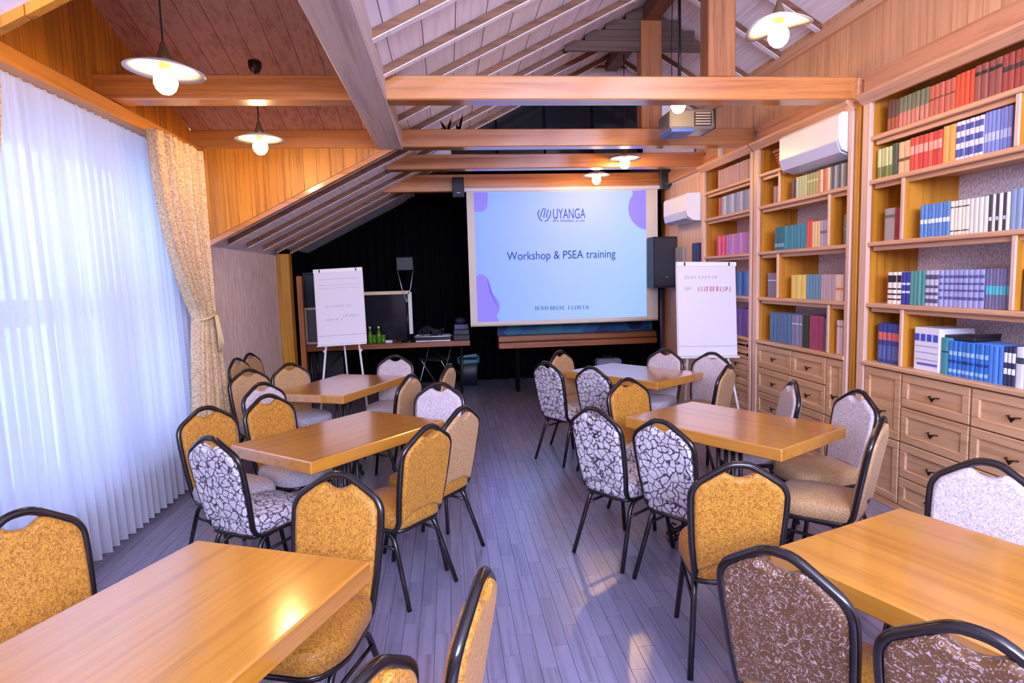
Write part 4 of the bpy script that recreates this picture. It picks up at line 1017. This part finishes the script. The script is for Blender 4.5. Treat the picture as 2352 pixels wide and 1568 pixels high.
def corner_table(c1, c2, px_c, ang, sx, sy, label):
    pass
table(1.665, 3.572, rd(-58), 'middle dining table of the bookcase row, honey wood top on iron feet')
table(-.657, 3.81, rd(50.3), 'middle dining table of the curtain row, honey wood top on iron feet')
table(1.685, 5.645, rd(-54.3), 'dining table of the bookcase row closest to the screen')
table(-.968, 5.665, rd(66), 'dining table of the curtain row closest to the stage')
# the two nearest tables from the corners seen in the photograph
def near_table(ca, cb, label):
    a, b = atz(*ca, .75), atz(*cb, .75); d = (b-a); d.z = 0; d.normalize(); nrm = Vector((d.y, -d.x, 0))
    if nrm.y > 0: nrm = -nrm
    mid = (a+b)/2; c = mid+nrm*.525; ang = math.atan2(nrm.y, nrm.x); return table(c.x, c.y, ang, label)
near_table((1770, 1258), (2065, 1165), 'honey wood dining table of the bookcase row, farthest from the screen')
near_table((435, 1237), (873, 1290), 'dining table of the curtain row farthest from the stage, lamp glare on its top')

# ------------------------------------------------------------------ chairs
def seat_outline(s=1.0, d=0.0):
    P = [(-.165, -.21, 0), (.165, -.21, 0), (.198, .08, 0), (.145, .205, 0), (-.145, .205, 0), (-.198, .08, 0)]
    P = [(p[0]*s, p[1]*s, 0) for p in P]; return rounded(P, .06, 3)
def seat_mesh(mat):
    rings = [[Vector((q.x, q.y, z)) for q in seat_outline(s)] for s, z in ((.95, .392), (1.0, .402), (1.0, .445), (.975, .466), (.90, .479))]
    return MB().loft(rings, True, True, Vector((0, 0, .488))).mesh('seat', mat)
BT = math.atan2(.085, .46)
def back_pt(u, v, d=0):                     # u across, v up along the leaning back, d out of its plane (towards the sitter)
    return Vector((u, -.20-.085*v/.46+d, .44+v))
BO = [(-.15, -.005), (-.075, .03), (.075, .03), (.15, -.005), (.163, .12), (.170, .27), (.170, .345), (.152, .378), (.085, .425), (.060, .436), (.045, .426), (.022, .414), (0, .411), (-.022, .414), (-.045, .426), (-.060, .436), (-.085, .425), (-.152, .378), (-.170, .345), (-.170, .27), (-.163, .12)]
def back_mesh(mat):
    out = [(p.x, p.y) for p in rounded([(a, b, 0) for a, b in BO], .012, 2)]
    cx, cy = 0, .22
    rings = []
    for s, d in ((.90, -.026), (.975, -.022), (1.0, -.010), (1.0, .010), (.975, .022), (.90, .026)):
        rings.append([back_pt(cx+(a-cx)*s, cy+(b-cy)*s, d) for a, b in out])
    return MB().loft(rings, True, True).mesh('backrest', mat)
fpath = [(-.13, .02, .385), (-.165, -.17, .395)]
FR = [(-.155, -.02), (-.171, .11), (-.181, .27), (-.181, .345), (-.160, .384), (-.036, .466), (.036, .466), (.160, .384), (.181, .345), (.181, .27), (.171, .11), (.155, -.02)]
frame_pts = [Vector((-.13, .0, .383)), Vector((-.15, -.16, .383))]+[back_pt(a, b) for a, b in FR]+[Vector((.15, -.16, .383)), Vector((.13, .0, .383))]
back_frame = MB().tube(bend(frame_pts, .028, 3), .0150, 8).mesh('back_frame', M_BLACKG)
seat_frame = MB().loft([[Vector((q.x, q.y, z)) for q in seat_outline(s)] for s, z in ((.90, .37), (.97, .374), (.97, .392))]).mesh('seat_frame', M_BLACKG)
def leg_mesh(s, front):
    if front: P = [(s*.15, .02, .372), (s*.155, .135, .372), (s*.185, .205, 0.0)]
    else: P = [(s*.15, .02, .372), (s*.15, -.145, .372), (s*.185, -.275, 0.0)]
    return MB().tube(bend(P, .07, 5), .0125, 8).mesh('leg', M_BLACKG)
legs = [leg_mesh(s, f) for s in (-1, 1) for f in (True, False)]
strs = [MB().tube([(s*.163, .152, .30), (s*.162, -.175, .29)], .008, 6).mesh('stretcher', M_BLACKG) for s in (-1, 1)]
SEATS = {}; BACKS = {}
def chair(px, py, deg, fb_, fs_, label, ztop=.906, pos=None, z0=0, tilt=0):
    th = rd(deg-90)
    if pos is None:
        p = atz(px, py, ztop+z0); off = Matrix.Rotation(th, 3, 'Z') @ Vector((0, -.286, 0)); loc = (p.x-off.x, p.y-off.y, z0)
    else: loc = (pos[0], pos[1], z0)
    r = thing('banquet_chair', label, 'chair', loc, th, 'banquet chairs')
    if tilt: r.rotation_euler = (tilt, 0, th)
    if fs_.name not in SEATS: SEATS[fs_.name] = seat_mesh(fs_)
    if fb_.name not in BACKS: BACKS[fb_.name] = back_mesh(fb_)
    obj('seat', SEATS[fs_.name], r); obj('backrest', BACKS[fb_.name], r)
    obj('back_frame', back_frame, r); obj('seat_frame', seat_frame, r)
    for m_ in legs: obj('leg', m_, r)
    for m_ in strs: obj('stretcher', m_, r)
    return r
CM, CF, CN = 'middle curtain-row table', 'curtain-row table closest to the stage', 'curtain-row table farthest from the stage'
BM_, BF, BN = 'middle bookcase-row table', 'bookcase-row table closest to the screen', 'bookcase-row table farthest from the screen'
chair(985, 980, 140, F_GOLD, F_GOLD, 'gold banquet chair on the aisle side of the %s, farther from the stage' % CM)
chair(1062, 937, 143, F_TAN_LIT, F_GOLD, 'tan banquet chair on the aisle side of the %s, nearer the stage' % CM)
chair(1010, 881, -108, F_WHITE_LIT, F_WHITE_LIT, 'pale banquet chair at the stage end of the %s' % CM)
chair(612, 909, -42, F_GOLD, F_WHITE_LIT, 'gold banquet chair with pale seat, curtain side of the %s, nearer stage' % CM)
chair(470, 937, -42, F_GOLD, F_WHITE_LIT, 'gold banquet chair with pale seat, curtain side of the %s, farther off' % CM)
chair(480, 1006, 58, F_PALE_LIT, F_PALE_LIT, 'crackle-patterned banquet chair at the end of the %s away from the stage' % CM)
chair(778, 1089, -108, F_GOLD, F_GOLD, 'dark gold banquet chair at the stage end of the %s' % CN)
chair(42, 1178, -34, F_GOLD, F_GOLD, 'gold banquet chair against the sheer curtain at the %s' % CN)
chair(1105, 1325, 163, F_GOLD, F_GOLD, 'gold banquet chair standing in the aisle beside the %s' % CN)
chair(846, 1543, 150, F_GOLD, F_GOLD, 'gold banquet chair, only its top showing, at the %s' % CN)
chair(908, 817, -103, F_WHITE_LIT, F_WHITE_LIT, 'pale bluish banquet chair at the stage end of the %s' % CF)
chair(943, 862, 153, F_TAN_LIT, F_WHITE_LIT, 'tan banquet chair on the aisle side of the %s' % CF)
chair(1032, 838, 160, F_TAN_LIT, F_TAN_LIT, 'tan banquet chair seen edge-on in the aisle near the %s' % CF)
chair(664, 836, -50, F_TAN_LIT, F_WHITE_LIT, 'beige banquet chair on the wall side of the %s' % CF)
chair(569, 850, -48, F_TAN_LIT, F_WHITE_LIT, 'beige banquet chair between the drape and the %s' % CF)
chair(600, 881, -38, F_WHITE_LIT, F_WHITE_LIT, 'bluish white banquet chair near the drape by the %s' % CF)
chair(541, 812, -14, F_TAN_LIT, F_TAN_LIT, 'brown-grey spare banquet chair against the low papered wall, nearer the drape', pos=(-1.895, 6.53), z0=0)
chair(571, 803, -14, F_TAN_LIT, F_TAN_LIT, 'brown-grey spare banquet chair against the low papered wall, nearer the stage', pos=(-1.895, 6.95), z0=0)
chair(1363, 938, 35, F_PALE_LIT, F_PALE_LIT, 'crackle-patterned banquet chair on the aisle side of the %s, nearer the screen' % BM_)
chair(1517, 967, 35, F_PALE_LIT, F_PALE_LIT, 'crackle-patterned banquet chair on the aisle side of the %s, farther from the screen' % BM_)
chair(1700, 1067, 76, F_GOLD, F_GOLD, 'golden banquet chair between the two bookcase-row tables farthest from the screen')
chair(1824, 877, 166, F_WHITE_LIT, F_WHITE_LIT, 'white banquet chair seen edge-on before the drawers at the %s' % BM_)
chair(1974, 899, 184, F_WHITE_LIT, F_TAN_LIT, 'white banquet chair with brown seat on the bookcase side of the %s' % BM_)
chair(2028, 962, 134, F_TAN_LIT, F_TAN_LIT, 'tan banquet chair seen from the side at the end of the %s' % BM_)
chair(1438, 871, -66, F_GOLD, F_PALE_LIT, 'gold banquet chair with pale seat at the screen end of the %s' % BM_)
chair(2272, 1062, -150, F_WHITE_LIT, F_WHITE_LIT, 'large pale banquet chair before the drawers at the %s' % BN)
chair(1790, 1268, 36, F_BROWN_SHADED, F_GOLD, 'brown speckled banquet chair, whole back showing, at the %s' % BN)
chair(2240, 1450, 36, F_BROWN_SHADED, F_GOLD, 'brown speckled banquet chair, only its top showing, at the %s' % BN)
chair(1254, 832, 33, F_PALE_LIT, F_PALE_LIT, 'crackle-patterned banquet chair aisle side of the %s, nearer screen' % BF)
chair(1358, 844, 36, F_PALE_LIT, F_PALE_LIT, 'crackle-patterned banquet chair aisle side of the %s, farther off' % BF)
chair(1285, 807, -48, F_TAN_LIT, F_TAN_LIT, 'tan banquet chair at the screen end of the %s' % BF)
chair(1529, 803, -135, F_WHITE_LIT, F_WHITE_LIT, 'pale banquet chair with pale seat, bookcase side of the %s' % BF)
chair(1636, 811, -138, F_WHITE_LIT, F_TAN_LIT, 'pale-backed banquet chair with tan seat, bookcase side of the %s' % BF)
chair(1673, 840, 135, F_TAN_LIT, F_TAN_LIT, 'tan banquet chair seen from behind at the %s' % BF)
